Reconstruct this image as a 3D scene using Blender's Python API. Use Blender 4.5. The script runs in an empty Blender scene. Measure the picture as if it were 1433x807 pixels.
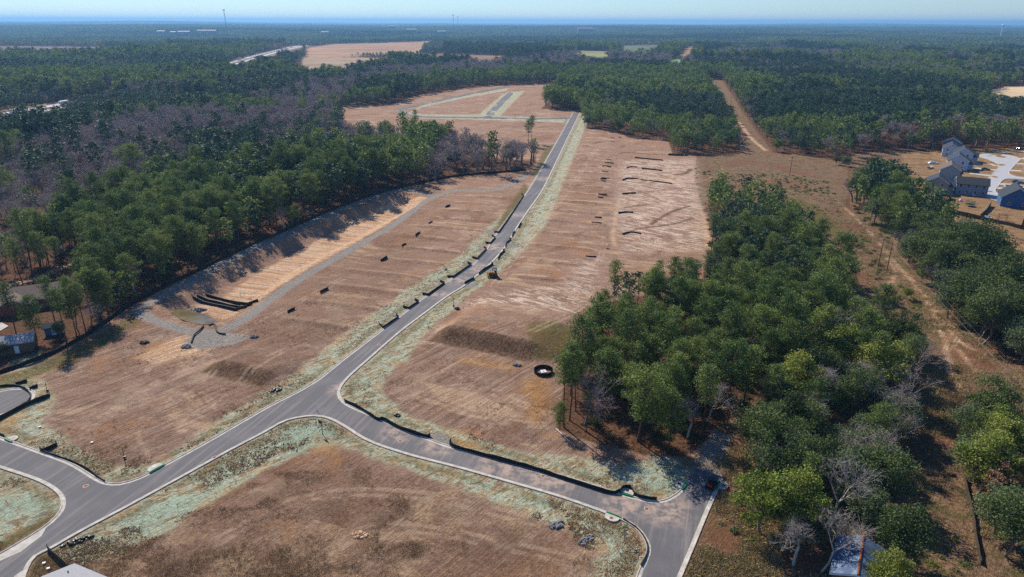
import bpy, math, random
import numpy as np
from mathutils import Vector, Matrix
from mathutils.geometry import tessellate_polygon

R = math.radians
rng = np.random.default_rng(7)
random.seed(7)
sc = bpy.context.scene
COL = sc.collection

# ------------------------------------------------------------------ camera
CAM_H, FPX, CX, CY = 80.0, 955.0, 716.5, 403.5
PITCH, ROLL = R(21.36), R(0.2)
_F = np.array([0, math.cos(PITCH), -math.sin(PITCH)])
_U0 = np.array([0, math.sin(PITCH), math.cos(PITCH)])
_R0 = np.array([1.0, 0, 0])
_RV = math.cos(ROLL) * _R0 + math.sin(ROLL) * _U0
_UV = -math.sin(ROLL) * _R0 + math.cos(ROLL) * _U0
CAMP = np.array([0, 0, CAM_H])


def P(px, py, z=0.0):
    """ground (or height z) point in metres of a place in the photograph"""
    d = _F + (px - CX) / FPX * _RV + (CY - py) / FPX * _UV
    t = (z - CAM_H) / d[2]
    p = CAMP + t * d
    return (float(p[0]), float(p[1]), float(z))


def P2(q):
    p = P(*q)
    return (p[0], p[1])


def W(pts):
    return np.array([P2(q) for q in pts])


cam_d = bpy.data.cameras.new("camera")
cam_d.sensor_width = 36.0
cam_d.lens = FPX / 1433 * 36
cam_d.clip_start, cam_d.clip_end = 1.0, 60000.0
cam = bpy.data.objects.new("camera", cam_d)
COL.objects.link(cam)
m = Matrix(((_RV[0], _UV[0], -_F[0], 0), (_RV[1], _UV[1], -_F[1], 0), (_RV[2], _UV[2], -_F[2], CAM_H), (0, 0, 0, 1)))
cam.matrix_world = m
sc.camera = cam

# ------------------------------------------------------------------ light
SUN_EL, SUN_AZ = R(41), R(-32)      # azimuth from +Y towards +X (negative: to the left)
w = bpy.data.worlds.new("World")
sc.world = w
w.use_nodes = True
nt = w.node_tree
for n in list(nt.nodes):
    nt.nodes.remove(n)
sky = nt.nodes.new("ShaderNodeTexSky")
sky.sky_type = 'NISHITA'
sky.sun_disc = False
sky.sun_elevation = SUN_EL
sky.sun_rotation = SUN_AZ
sky.altitude = 100
sky.air_density = 1.0
sky.dust_density = 0.0
sky.ozone_density = 5.0
bg = nt.nodes.new("ShaderNodeBackground")
bg.inputs[1].default_value = 0.072
wo = nt.nodes.new("ShaderNodeOutputWorld")
wb = nt.nodes.new("ShaderNodeMix")
wb.data_type, wb.blend_type = 'RGBA', 'MULTIPLY'
wb.inputs[0].default_value = 1.0
wb.inputs[7].default_value = (0.80, 0.97, 1.18, 1)      # cool white balance of the photograph
nt.links.new(sky.outputs[0], wb.inputs[6])
nt.links.new(wb.outputs[2], bg.inputs[0])
nt.links.new(bg.outputs[0], wo.inputs[0])
sun_d = bpy.data.lights.new("sun", 'SUN')
sun_d.energy = 4.3
sun_d.angle = R(0.53)
sun_d.color = (1.0, 0.92, 0.80)
sun = bpy.data.objects.new("sun", sun_d)
COL.objects.link(sun)
sd = Vector((math.sin(SUN_AZ) * math.cos(SUN_EL), math.cos(SUN_AZ) * math.cos(SUN_EL), math.sin(SUN_EL)))
sun.rotation_euler = (-sd).to_track_quat('-Z', 'Y').to_euler()
sun.location = (0, 0, 200)
sc.view_settings.view_transform = 'Standard'
sc.view_settings.look = 'None'
sc.view_settings.exposure = 0.54
sc.view_settings.gamma = 1.0
sc.view_settings.use_curve_mapping = False
sc.render.engine = 'CYCLES'
cy = sc.cycles
cy.max_bounces = 4
cy.diffuse_bounces = 2
cy.glossy_bounces = 2
cy.transmission_bounces = 2
cy.transparent_max_bounces = 6
cy.volume_bounces = 0
cy.use_denoising = False
cy.sample_clamp_indirect = 3.0


# ------------------------------------------------------------------ small helpers
def hx(s):
    s = s.lstrip('#')
    v = [int(s[i:i + 2], 16) / 255 for i in (0, 2, 4)]
    return tuple(c / 12.92 if c <= 0.04045 else ((c + 0.055) / 1.055) ** 2.4 for c in v) + (1.0,)


class NT:
    """tiny wrapper to write node trees"""

    def __init__(s, name):
        s.mat = bpy.data.materials.new(name)
        s.mat.use_nodes = True
        s.t = s.mat.node_tree
        for n in list(s.t.nodes):
            s.t.nodes.remove(n)
        s.out = s.t.nodes.new("ShaderNodeOutputMaterial")
        s._pos = None

    def node(s, ty, **kw):
        n = s.t.nodes.new(ty)
        for k, v in kw.items():
            setattr(n, k, v)
        return n

    def put(s, inp, v):
        if hasattr(v, 'is_linked') or hasattr(v, 'links'):
            s.t.links.new(v, inp)
        else:
            inp.default_value = v

    def math(s, op, a, b=0.0, c=None, clamp=False):
        n = s.node("ShaderNodeMath", operation=op, use_clamp=clamp)
        s.put(n.inputs[0], a)
        s.put(n.inputs[1], b)
        if c is not None:
            s.put(n.inputs[2], c)
        return n.outputs[0]

    def mix(s, f, a, b):
        n = s.node("ShaderNodeMix", data_type='RGBA')
        s.put(n.inputs[0], f)
        s.put(n.inputs[6], a)
        s.put(n.inputs[7], b)
        return n.outputs[2]

    def mul(s, a, b, f=1.0):
        n = s.node("ShaderNodeMix", data_type='RGBA', blend_type='MULTIPLY')
        s.put(n.inputs[0], f)
        s.put(n.inputs[6], a)
        s.put(n.inputs[7], b)
        return n.outputs[2]

    def attr(s, name):
        n = s.node("ShaderNodeAttribute", attribute_name=name)
        return n.outputs[2]

    def pos(s):
        if s._pos is None:
            s._pos = s.node("ShaderNodeNewGeometry").outputs[0]
        return s._pos

    def map(s, v, rot=0.0, scale=(1, 1, 1), loc=(0, 0, 0)):
        a = s.node("ShaderNodeMapping")
        s.put(a.inputs[0], v)
        a.inputs[1].default_value = loc
        a.inputs[2].default_value = (0, 0, rot)
        n = s.node("ShaderNodeMapping")
        s.put(n.inputs[0], a.outputs[0])
        n.inputs[3].default_value = scale
        return n.outputs[0]

    def noise(s, v, scale, detail=4.0, rough=0.6, dist=0.0):
        n = s.node("ShaderNodeTexNoise")
        s.put(n.inputs['Vector'], v)
        n.inputs['Scale'].default_value = scale
        n.inputs['Detail'].default_value = detail
        n.inputs['Roughness'].default_value = rough
        n.inputs['Distortion'].default_value = dist
        return n.outputs[0]

    def sm(s, v, a, b, lo=0.0, hi=1.0):
        n = s.node("ShaderNodeMapRange", interpolation_type='SMOOTHSTEP')
        s.put(n.inputs[0], v)
        n.inputs[1].default_value = a
        n.inputs[2].default_value = b
        n.inputs[3].default_value = lo
        n.inputs[4].default_value = hi
        return n.outputs[0]

    def bsdf(s, col, rough=0.9, spec=0.2, metal=0.0, normal=None):
        n = s.node("ShaderNodeBsdfPrincipled")
        s.put(n.inputs['Base Color'], col)
        s.put(n.inputs['Roughness'], rough)
        n.inputs['Metallic'].default_value = metal
        n.inputs['Specular IOR Level'].default_value = spec
        if normal is not None:
            s.put(n.inputs['Normal'], normal)
        return n.outputs[0]

    def bump(s, h, strength=0.5, dist=0.2):
        n = s.node("ShaderNodeBump")
        n.inputs['Strength'].default_value = strength
        n.inputs['Distance'].default_value = dist
        s.put(n.inputs['Height'], h)
        return n.outputs[0]

    def done(s, surf):
        s.t.links.new(surf, s.out.inputs[0])
        return s.mat


def plain(name, col, rough=0.8, spec=0.2, metal=0.0, var=0.25, scale=1.5):
    """solid colour broken by uneven wear"""
    t = NT(name)
    c = hx(col) if isinstance(col, str) else tuple(col) + (1.0,) if len(col) == 3 else col
    o = t.node("ShaderNodeTexCoord").outputs[3]
    f = t.noise(o, scale, 5, 0.65)
    dark = tuple(x * (1 - var) for x in c[:3]) + (1,)
    lite = tuple(min(1, x * (1 + var)) for x in c[:3]) + (1,)
    return t.done(t.bsdf(t.mix(t.sm(f, 0.3, 0.7), dark, lite), rough, spec, metal))


M = {
    'silt': plain('black silt fabric', (0.012, 0.012, 0.013), 0.7, 0.3, var=0.5),
    'wood': plain('weathered wood', '#6e5a48', 0.9),
    'polewood': plain('creosoted pole', '#6b5f55', 0.9),
    'fencewood': plain('stained fence boards', '#4a4038', 0.9),
    'concrete': plain('pale concrete', '#b5afa5', 0.85, var=0.22, scale=0.8),
    'white': plain('white paint', (0.75, 0.76, 0.77), 0.5, var=0.06),
    'steel': plain('galvanised steel', '#8c9094', 0.45, 0.5, 0.6),
    'black': plain('black plastic', (0.015, 0.015, 0.017), 0.45, 0.4),
    'rubber': plain('tyre rubber', (0.02, 0.02, 0.02), 0.9),
    'red': plain('red plastic', '#b03020', 0.45, 0.4),
    'sock': plain('green filter sock', '#0f7a48', 0.8),
    'rust': plain('rusty iron', '#8c4a2a', 0.8),
    'yellow': plain('dull yellow paint', '#9a722c', 0.55, 0.4),
    'glass': plain('window glass', (0.03, 0.04, 0.05), 0.12, 0.6, var=0.1),
    'rock': plain('grey quarry rock', '#7f8083', 0.95, var=0.45, scale=3),
    'shingle_dark': plain('dark shingles', '#3b4046', 0.85, var=0.2, scale=4),
    'shingle_blue': plain('slate blue shingles', '#3a4350', 0.85, var=0.2, scale=4),
    'shingle_brown': plain('brown shingles', '#6b5e55', 0.85, var=0.2, scale=4),
    'shingle_grey': plain('light grey shingles', '#9a9a9d', 0.85, var=0.12, scale=4),
    'side_grey': plain('grey siding', '#9c9a9c', 0.8, var=0.06),
    'side_bluegrey': plain('blue grey siding', '#7c91a8', 0.8, var=0.06),
    'side_pale': plain('pale blue siding', '#a9bacd', 0.8, var=0.05),
    'side_sage': plain('sage siding', '#8d9aa0', 0.8, var=0.06),
    'side_blue': plain('deep blue siding', '#3f6190', 0.8, var=0.06),
    'side_navy': plain('slate siding', '#54708f', 0.8, var=0.06),
    'brick': plain('red brown brick', '#7a4a3c', 0.9),
    'car_white': plain('white car paint', (0.8, 0.81, 0.82), 0.25, 0.5, var=0.03),
    'car_black': plain('black car paint', (0.02, 0.022, 0.026), 0.25, 0.5, var=0.03),
    'car_green': plain('dark green car paint', (0.03, 0.10, 0.07), 0.3, 0.5, var=0.03),
    'car_silver': plain('silver car paint', (0.5, 0.53, 0.56), 0.3, 0.5, 0.3, var=0.03),
    'car_blue': plain('blue car paint', (0.05, 0.12, 0.3), 0.3, 0.5, var=0.03),
    'tarp': plain('pale blue tarp', '#8fb7d6', 0.6, var=0.08),
    'pink': plain('pink plastic', '#e0a8c4', 0.5, var=0.05),
    'farbuild': plain('pale sheet cladding', (0.3, 0.3, 0.3), 0.7, var=0.05),
    'deadwood': plain('bleached dead wood', '#b8aca0', 0.9, var=0.3),
}


class MB:
    """collects polygons of one mesh"""

    def __init__(s):
        s.v, s.f, s.mi, s.mats = [], [], [], []

    def mat(s, m):
        if m not in s.mats:
            s.mats.append(m)
        return s.mats.index(m)

    def poly(s, pts, m=None):
        k = len(s.v)
        s.v += [tuple(p) for p in pts]
        s.f.append(tuple(range(k, k + len(pts))))
        s.mi.append(s.mat(m) if m else 0)

    def box(s, c, size, rz=0.0, m=None, top=1.0, ry=0.0):
        """box standing on z=c[2]; top shrinks the upper face"""
        cs, sn = math.cos(rz), math.sin(rz)
        k = len(s.v)
        for zz, q in ((0, 1.0), (1, top)):
            for sx, sy in ((-1, -1), (1, -1), (1, 1), (-1, 1)):
                x, y = sx * size[0] / 2 * q, sy * size[1] / 2 * q
                s.v.append((c[0] + x * cs - y * sn, c[1] + x * sn + y * cs, c[2] + zz * size[2]))
        for f in ((0, 3, 2, 1), (4, 5, 6, 7), (0, 1, 5, 4), (1, 2, 6, 5), (2, 3, 7, 6), (3, 0, 4, 7)):
            s.f.append(tuple(k + i for i in f))
            s.mi.append(s.mat(m) if m else 0)

    def tube(s, pts, rad, n=6, m=None, cap=True):
        pts = [Vector(p) for p in pts]
        rs = rad if isinstance(rad, (list, tuple)) else [rad] * len(pts)
        k = len(s.v)
        for i, p in enumerate(pts):
            d = (pts[min(i + 1, len(pts) - 1)] - pts[max(i - 1, 0)])
            d.normalize()
            a = d.cross(Vector((0, 0, 1)) if abs(d.z) < 0.9 else Vector((1, 0, 0)))
            a.normalize()
            b = d.cross(a)
            for j in range(n):
                t = 2 * math.pi * j / n
                q = p + (a * math.cos(t) + b * math.sin(t)) * rs[i]
                s.v.append(tuple(q))
        mi = s.mat(m) if m else 0
        for i in range(len(pts) - 1):
            for j in range(n):
                j2 = (j + 1) % n
                s.f.append((k + i * n + j, k + i * n + j2, k + (i + 1) * n + j2, k + (i + 1) * n + j))
                s.mi.append(mi)
        if cap:
            s.f.append(tuple(k + j for j in range(n))[::-1])
            s.mi.append(mi)
            e = k + (len(pts) - 1) * n
            s.f.append(tuple(e + j for j in range(n)))
            s.mi.append(mi)

    def disc(s, c, r, h, n=16, m=None, r2=None):
        r2 = r if r2 is None else r2
        k = len(s.v)
        for zz, q in ((0, r), (h, r2)):
            for j in range(n):
                t = 2 * math.pi * j / n
                s.v.append((c[0] + q * math.cos(t), c[1] + q * math.sin(t), c[2] + zz))
        mi = s.mat(m) if m else 0
        for j in range(n):
            j2 = (j + 1) % n
            s.f.append((k + j, k + j2, k + n + j2, k + n + j))
            s.mi.append(mi)
        s.f.append(tuple(k + j for j in range(n))[::-1])
        s.f.append(tuple(k + n + j for j in range(n)))
        s.mi += [mi, mi]

    def build(s, name, material=None, parent=None, smooth=False):
        me = bpy.data.meshes.new(name)
        me.from_pydata(s.v, [], s.f)
        for mt in (s.mats or [material]):
            me.materials.append(mt)
        if s.mats:
            me.polygons.foreach_set('material_index', s.mi)
        if smooth:
            me.polygons.foreach_set('use_smooth', [True] * len(me.polygons))
        me.update()
        o = bpy.data.objects.new(name, me)
        COL.objects.link(o)
        if parent is not None:
            o.parent = parent
        return o


def tag(o, label, cat, group=None):
    o['label'] = label
    o['category'] = cat
    if group:
        o['group'] = group
    return o


def empty(name, loc, label, cat, group=None, rz=0.0):
    o = bpy.data.objects.new(name, None)
    COL.objects.link(o)
    o.empty_display_size = 0.5
    o.location = loc
    o.rotation_euler = (0, 0, rz)
    return tag(o, label, cat, group)


def struct(o, kind='structure'):
    o['kind'] = kind
    return o


# ------------------------------------------------------------------ 2-D geometry
def crom(pts, step=2.0, closed=False):
    """centripetal Catmull-Rom through 2-D points"""
    p = [np.array(q, float) for q in pts]
    if closed:
        p = [p[-1]] + p + [p[0], p[1]]
    else:
        p = [2 * p[0] - p[1]] + p + [2 * p[-1] - p[-2]]
    out = []
    for i in range(1, len(p) - 2):
        p0, p1, p2, p3 = p[i - 1:i + 3]
        t = [0.0]
        for a, b in ((p0, p1), (p1, p2), (p2, p3)):
            t.append(t[-1] + max(np.linalg.norm(b - a), 1e-3) ** 0.5)
        n = max(2, int(np.linalg.norm(p2 - p1) / step))
        for k in range(n):
            u = t[1] + (t[2] - t[1]) * k / n
            a1 = (t[1] - u) / (t[1] - t[0]) * p0 + (u - t[0]) / (t[1] - t[0]) * p1
            a2 = (t[2] - u) / (t[2] - t[1]) * p1 + (u - t[1]) / (t[2] - t[1]) * p2
            a3 = (t[3] - u) / (t[3] - t[2]) * p2 + (u - t[2]) / (t[3] - t[2]) * p3
            b1 = (t[2] - u) / (t[2] - t[0]) * a1 + (u - t[0]) / (t[2] - t[0]) * a2
            b2 = (t[3] - u) / (t[3] - t[1]) * a2 + (u - t[1]) / (t[3] - t[1]) * a3
            out.append((t[2] - u) / (t[2] - t[1]) * b1 + (u - t[1]) / (t[2] - t[1]) * b2)
    if not closed:
        out.append(p[-2])
    return np.array(out)


def sdf(poly, X, Y, clip=20.0):
    """signed distance to a polygon, negative inside, clipped"""
    poly = np.asarray(poly)
    out = np.full(X.shape, clip, float)
    lo, hi = poly.min(0) - clip, poly.max(0) + clip
    sel = (X > lo[0]) & (X < hi[0]) & (Y > lo[1]) & (Y < hi[1])
    if not sel.any():
        return out
    x, y = X[sel], Y[sel]
    d2 = np.full(x.shape, 1e12)
    ins = np.zeros(x.shape, bool)
    n = len(poly)
    for i in range(n):
        ax, ay = poly[i]
        bx, by = poly[(i + 1) % n]
        ex, ey = bx - ax, by - ay
        t = np.clip(((x - ax) * ex + (y - ay) * ey) / max(ex * ex + ey * ey, 1e-9), 0, 1)
        d2 = np.minimum(d2, (x - ax - t * ex) ** 2 + (y - ay - t * ey) ** 2)
        c = ((ay > y) != (by > y))
        if abs(ey) > 1e-12:
            ins ^= c & (x < ex * (y - ay) / ey + ax)
    d = np.sqrt(d2)
    d[ins] *= -1
    out[sel] = np.clip(d, -clip, clip)
    return out


def dline(line, X, Y, clip=20.0):
    line = np.asarray(line)
    out = np.full(X.shape, clip, float)
    lo, hi = line.min(0) - clip, line.max(0) + clip
    sel = (X > lo[0]) & (X < hi[0]) & (Y > lo[1]) & (Y < hi[1])
    if not sel.any():
        return out
    x, y = X[sel], Y[sel]
    d2 = np.full(x.shape, 1e12)
    for i in range(len(line) - 1):
        ax, ay = line[i]
        ex, ey = line[i + 1] - line[i]
        t = np.clip(((x - ax) * ex + (y - ay) * ey) / max(ex * ex + ey * ey, 1e-9), 0, 1)
        d2 = np.minimum(d2, (x - ax - t * ex) ** 2 + (y - ay - t * ey) ** 2)
    out[sel] = np.clip(np.sqrt(d2), 0, clip)
    return out


def sst(x, a, b):
    t = np.clip((x - a) / (b - a), 0, 1)
    return t * t * (3 - 2 * t)


def vnoise(X, Y, scale, seed=0):
    """smooth value noise in numpy, 0..1"""
    x, y = X / scale, Y / scale
    xi, yi = np.floor(x).astype(np.int64), np.floor(y).astype(np.int64)
    xf, yf = x - xi, y - yi

    def h(a, b):
        v = np.sin((a * 127.1 + b * 311.7 + seed * 74.7)) * 43758.5453
        return v - np.floor(v)
    u, v = xf * xf * (3 - 2 * xf), yf * yf * (3 - 2 * yf)
    return (h(xi, yi) * (1 - u) + h(xi + 1, yi) * u) * (1 - v) + (h(xi, yi + 1) * (1 - u) + h(xi + 1, yi + 1) * u) * v


# ------------------------------------------------------------------ the plan, traced on the photograph
E5 = [(812, 157.5), (795, 192), (776, 232), (758, 268), (737, 298), (719.5, 325), (711, 340), (697, 358), (681, 374), (651, 399), (627, 414), (596, 437), (564, 461),
      (520, 499), (484, 532), (475, 547), (481, 562), (530, 585), (594, 612), (631, 625), (690, 638.5), (748, 655), (808, 672), (865, 690), (900, 699),
      (921, 701.5), (937, 697), (953.5, 685), (961, 671)]
E5END = [(974, 655), (1010, 667)]
E4 = [(1010.8, 668.5), (1004, 685), (989, 719), (971, 763), (953, 806), (935, 850)]
E3 = [(878, 850), (895, 798), (905, 776), (906, 764), (900, 751), (889, 738), (868.6, 726), (848.5, 718), (781.5, 694.5), (714.5, 675), (647.5, 656),
      (564, 634), (513.5, 616), (479, 595), (460, 585.5), (439, 582), (402, 588), (368.5, 605.7), (320, 631), (251, 669), (167.5, 714.5), (110, 745), (70, 768),
      (50, 778), (38.5, 795), (33, 812), (25, 850)]
E2 = [(-70, 818), (0, 775), (40, 751.5), (70, 731), (85, 714), (87, 700), (80, 688.5), (57, 674), (0, 654), (-70, 630)]
E1 = [(-70, 587), (0, 612), (57, 632.5), (100.5, 649), (134, 669), (148, 675.5), (168, 676.5), (194, 669), (214.5, 659), (288, 619), (378.6, 567), (420, 546),
      (446, 530), (480, 503), (535, 461), (557, 444), (585, 422), (621, 396), (661, 370), (679, 350), (694, 327), (736, 270), (770, 213), (801.6, 157.5)]
wE = {k: crom(W(e), 1.6) for k, e in (('E5', E5), ('E4', E4), ('E3', E3), ('E2', E2), ('E1', E1))}
ROAD = np.concatenate([wE['E5'], W(E5END), wE['E4'], wE['E3'], wE['E2'], wE['E1']])
CULC = P2((2, 563))
CUL_R = 6.3

SITE = W([(-500, 700), (-130, 575), (-40, 536), (0, 524), (60, 502), (130, 465), (190, 424), (250, 393), (330, 354), (400, 323), (470, 292), (560, 263), (640, 247),
          (735, 239), (750, 228), (750, 212), (746, 186, 17), (690, 182, 17), (640, 174, 17), (590, 167, 17), (480, 157, 17),
          (470, 151), (545, 146), (590, 132), (640, 124), (690, 119), (787, 117), (787, 126), (768, 141), (757, 152), (800, 154), (813, 160), (816, 178), (870, 187),
          (880, 193), (935, 197), (941, 214), (975, 216), (972, 250), (985, 300), (990, 345), (985, 356, 15), (940, 350, 15), (900, 350, 15), (850, 358, 15),
          (838, 405, 8), (834, 455), (815, 495), (790, 540), (778, 600), (820, 616), (900, 637), (960, 640), (1000, 610), (1020, 615), (1015, 667), (995, 715), (958, 806), (940, 860),
          (960, 1150), (-500, 1150)])
CORR = W([(981, 111), (1010, 111), (1035, 150), (1060, 185), (1082, 213), (1130, 217), (1185, 228), (1190, 262), (1182, 285), (1212, 308), (1243, 330), (1258, 362), (1300, 424), (1340, 460),
          (1380, 497), (1433, 530), (1500, 565), (1500, 660), (1433, 612), (1395, 575), (1345, 552), (1325, 590), (1338, 650), (1352, 720), (1385, 850), (1285, 850),
          (1292, 770), (1280, 710), (1292, 610), (1297, 530), (1288, 480), (1262, 440), (1228, 410), (1212, 365), (1180, 325), (1130, 295), (1085, 262), (1000, 252),
          (972, 250), (968, 216), (1040, 213), (1022, 172), (998, 140)])
YARD = W([(1262, 213), (1433, 206), (1520, 203), (1560, 460), (1470, 440), (1425, 408), (1395, 372), (1362, 336), (1322, 302), (1290, 287), (1266, 262)])
LEFTYARD = W([(-60, 395), (20, 392), (95, 366), (135, 385), (122, 430), (88, 476), (8, 516), (-80, 540)])
WOODGAP = W([(966, 246), (1000, 250), (1085, 260), (1132, 294), (1182, 324), (1214, 364), (1230, 410), (1222, 462), (1196, 460), (1190, 425), (1160, 376), (1120, 326), (1090, 292), (1040, 284), (996, 282), (980, 296), (976, 290)])
OFFLEFT = W([(-20, 470), (-2, 522), (-60, 545), (-600, 720), (-900, 620), (-200, 470)])
SCRUB = W([(1012, 667), (1040, 690), (1065, 740), (1080, 860), (940, 860), (958, 806)])
BASIN = W([(222, 433), (252, 404), (330, 362), (400, 331), (480, 294), (560, 269), (590, 272), (588, 286), (520, 325), (430, 373), (362, 424), (325, 448), (285, 457), (245, 449)])
# far clearings: back edge on the ground, front edge at the height of the tree tops before them
FIELDS = [
    ('field', '#a5805f', [(428, 68), (470, 59), (600, 55.5), (612, 57), (583, 71, 8), (490, 75, 8), (428, 76, 8)]),
    ('field', '#9d8468', [(425, 81), (500, 80), (545, 83), (545, 86, 17), (480, 93, 17), (405, 94, 17)]),
    ('field', '#6f5a58', [(-60, 67), (0, 65.5), (235, 64.5), (225, 68, 17), (100, 73, 17), (-60, 75, 17)]),
    ('field', '#8d8a55', [(808, 70), (850, 71), (858, 74), (850, 78, 17), (800, 73.5, 17)]),
    ('field', '#5f6a48', [(870, 63), (925, 62), (930, 70), (905, 74, 17), (868, 70, 17)]),
    ('field', '#7d9a58', [(938, 82), (955, 82), (954, 89, 17), (938, 88, 17)]),
    ('field', '#8c6c52', [(575, 75), (660, 76), (712, 78), (700, 81.5, 17), (600, 80, 17)]),
    ('field', '#a58a70', [(1320, 78.5), (1365, 78.5), (1362, 82, 17), (1322, 82, 17)]),
    ('field', '#a58a70', [(1415, 78.5), (1500, 78), (1500, 82, 17), (1413, 82, 17)]),
    ('field', '#a9825f', [(953, 72), (972, 63), (975, 64), (968, 74, 17), (950, 78, 17)]),
    ('field', '#c9b08c', [(1385, 127), (1400, 122), (1500, 121), (1500, 130, 17), (1384, 130, 17)]),
]
FIELDW = [(n, c, W(p)) for n, c, p in FIELDS]
HIGHWAY = crom(W([(-160, 186), (-60, 172), (0, 163), (60, 154), (110, 145), (220, 118), (330, 88), (372, 76), (425, 62.5)]), 25)
LOWPOLY = W([(-150, 215), (0, 192), (70, 176), (112, 150), (110, 143), (60, 152), (0, 161), (-150, 182)])
HWCLEAR = W([(318, 93), (332, 86), (372, 74), (425, 61), (432, 64, 10), (385, 83, 10), (345, 96, 10), (325, 101, 8)])

ROADDIR = np.array(P2((694, 327))) - np.array(P2((557, 444)))
ROADDIR /= np.linalg.norm(ROADDIR)
ROADN = np.array([ROADDIR[1], -ROADDIR[0]])      # to the right of the road
RO = np.array(P2((660, 375)))

SC_A, SC_B = np.array(P2((604, 478))), np.array(P2((742, 506)))      # toe of the dark bank
SCD = (SC_B - SC_A) / np.linalg.norm(SC_B - SC_A)
SCN = np.array([-SCD[1], SCD[0]])
SCL = np.linalg.norm(SC_B - SC_A)
SD_A, SD_B = np.array(P2((285, 521))), np.array(P2((368, 542)))
SDD = (SD_B - SD_A) / np.linalg.norm(SD_B - SD_A)
SDN = np.array([-SDD[1], SDD[0]])
SDL = np.linalg.norm(SD_B - SD_A)
LOTSR = W([(760, 268), (835, 170), (865, 205), (868, 300), (838, 352), (820, 400), (700, 400), (730, 345)])
LOTSL = W([(380, 436), (480, 372), (600, 300), (650, 272), (720, 268), (690, 325), (640, 372), (560, 430), (480, 480), (420, 500)])


def terrain(X, Y):
    X = np.asarray(X, float)
    Y = np.asarray(Y, float)
    r = np.hypot(X, Y)
    far = sst(r, 1100, 3200)
    z = far * (26 * (vnoise(X, Y, 1700, 3) - 0.45) + 8 * (vnoise(X, Y, 600, 5) - 0.5))
    z = z + sst(r, 4000, 9000) * 48 * (vnoise(X, Y, 3800, 9) - 0.42)
    # bank between the two lot levels
    u = (X - SC_A[0]) * SCD[0] + (Y - SC_A[1]) * SCD[1]
    v = (X - SC_A[0]) * SCN[0] + (Y - SC_A[1]) * SCN[1]
    win = sst(u, -3.0, 3.5) * (1 - sst(u, SCL - 3, SCL + 10))
    z = z + 2.9 * win * sst(v, 0, 6.0) * (1 - sst(v, 8, 44))
    u = (X - SD_A[0]) * SDD[0] + (Y - SD_A[1]) * SDD[1]
    v = (X - SD_A[0]) * SDN[0] + (Y - SD_A[1]) * SDN[1]
    win = sst(u, -2.5, 3) * (1 - sst(u, SDL - 3, SDL + 4))
    z = z + 1.7 * win * sst(v, 0, 4.5) * (1 - sst(v, 6, 26))
    # basin
    b = sdf(BASIN, X, Y, 14)
    z = z - 3.2 * (1 - sst(b, -8.5, 0.5))
    # lot benches
    road = None
    for poly, per, ph, amp in ((LOTSR, 17.5, 4.0, 0.6), (LOTSL, 14.3, 2.0, 0.55)):
        d = sdf(poly, X, Y, 12)
        if (d < 0).any():
            s = (X - RO[0]) * ROADDIR[0] + (Y - RO[1]) * ROADDIR[1]
            s = s + 0.9 * (vnoise(X, Y, 15, 4) - 0.5)
            q = ((s + ph) / per) % 1.0
            saw = np.where(q < 0.09, q / 0.09, 1 - (q - 0.09) / 0.91)
            z = z + amp * saw * (1 - sst(d, -6, 0))
    return z


def tz(x, y):
    return float(terrain(np.array([x]), np.array([y]))[0])


def G(px, py, lift=0.0):
    """point of the terrain under a place in the photograph"""
    z = 0.0
    for _ in range(3):
        x, y, _z = P(px, py, z)
        z = tz(x, y)
    return (x, y, z + lift)


# ------------------------------------------------------------------ ground sheet
def axis_x():
    xs = [0.0]
    while xs[-1] < 520:
        xs.append(xs[-1] + 0.62 + 0.0042 * xs[-1])
    while xs[-1] < 31000:
        xs.append(xs[-1] * 1.035)
    return np.array([-v for v in xs[:0:-1]] + xs)


def axis_y():
    ys = [-1500, -800, -400, -150, -60, 0, 30, 50, 60]
    while ys[-1] < 760:
        ys.append(ys[-1] + max(0.5, 0.0052 * ys[-1]))
    while ys[-1] < 31000:
        ys.append(ys[-1] * 1.03)
    return np.array(ys, float)


xs, ys = axis_x(), axis_y()
nx, ny = len(xs), len(ys)
GX, GY = np.meshgrid(xs, ys)
GX, GY = GX.ravel(), GY.ravel()
GZ = terrain(GX, GY)
droad = sdf(ROAD, GX, GY)
dcul = np.hypot(GX - CULC[0], GY - CULC[1]) - CUL_R
droad = np.minimum(droad, dcul)
lotd = sdf(SITE, GX, GY)
rough = (vnoise(GX, GY, 9, 1) - 0.5) * 0.35 + (vnoise(GX, GY, 3.1, 2) - 0.5) * 0.22
GZ = GZ + rough * sst(droad, 2.0, 8.0) * (np.hypot(GX, GY) < 900)
GZ = GZ - 0.22 * (1 - sst(droad, -1.2, -0.3)) - 0.05

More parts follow.
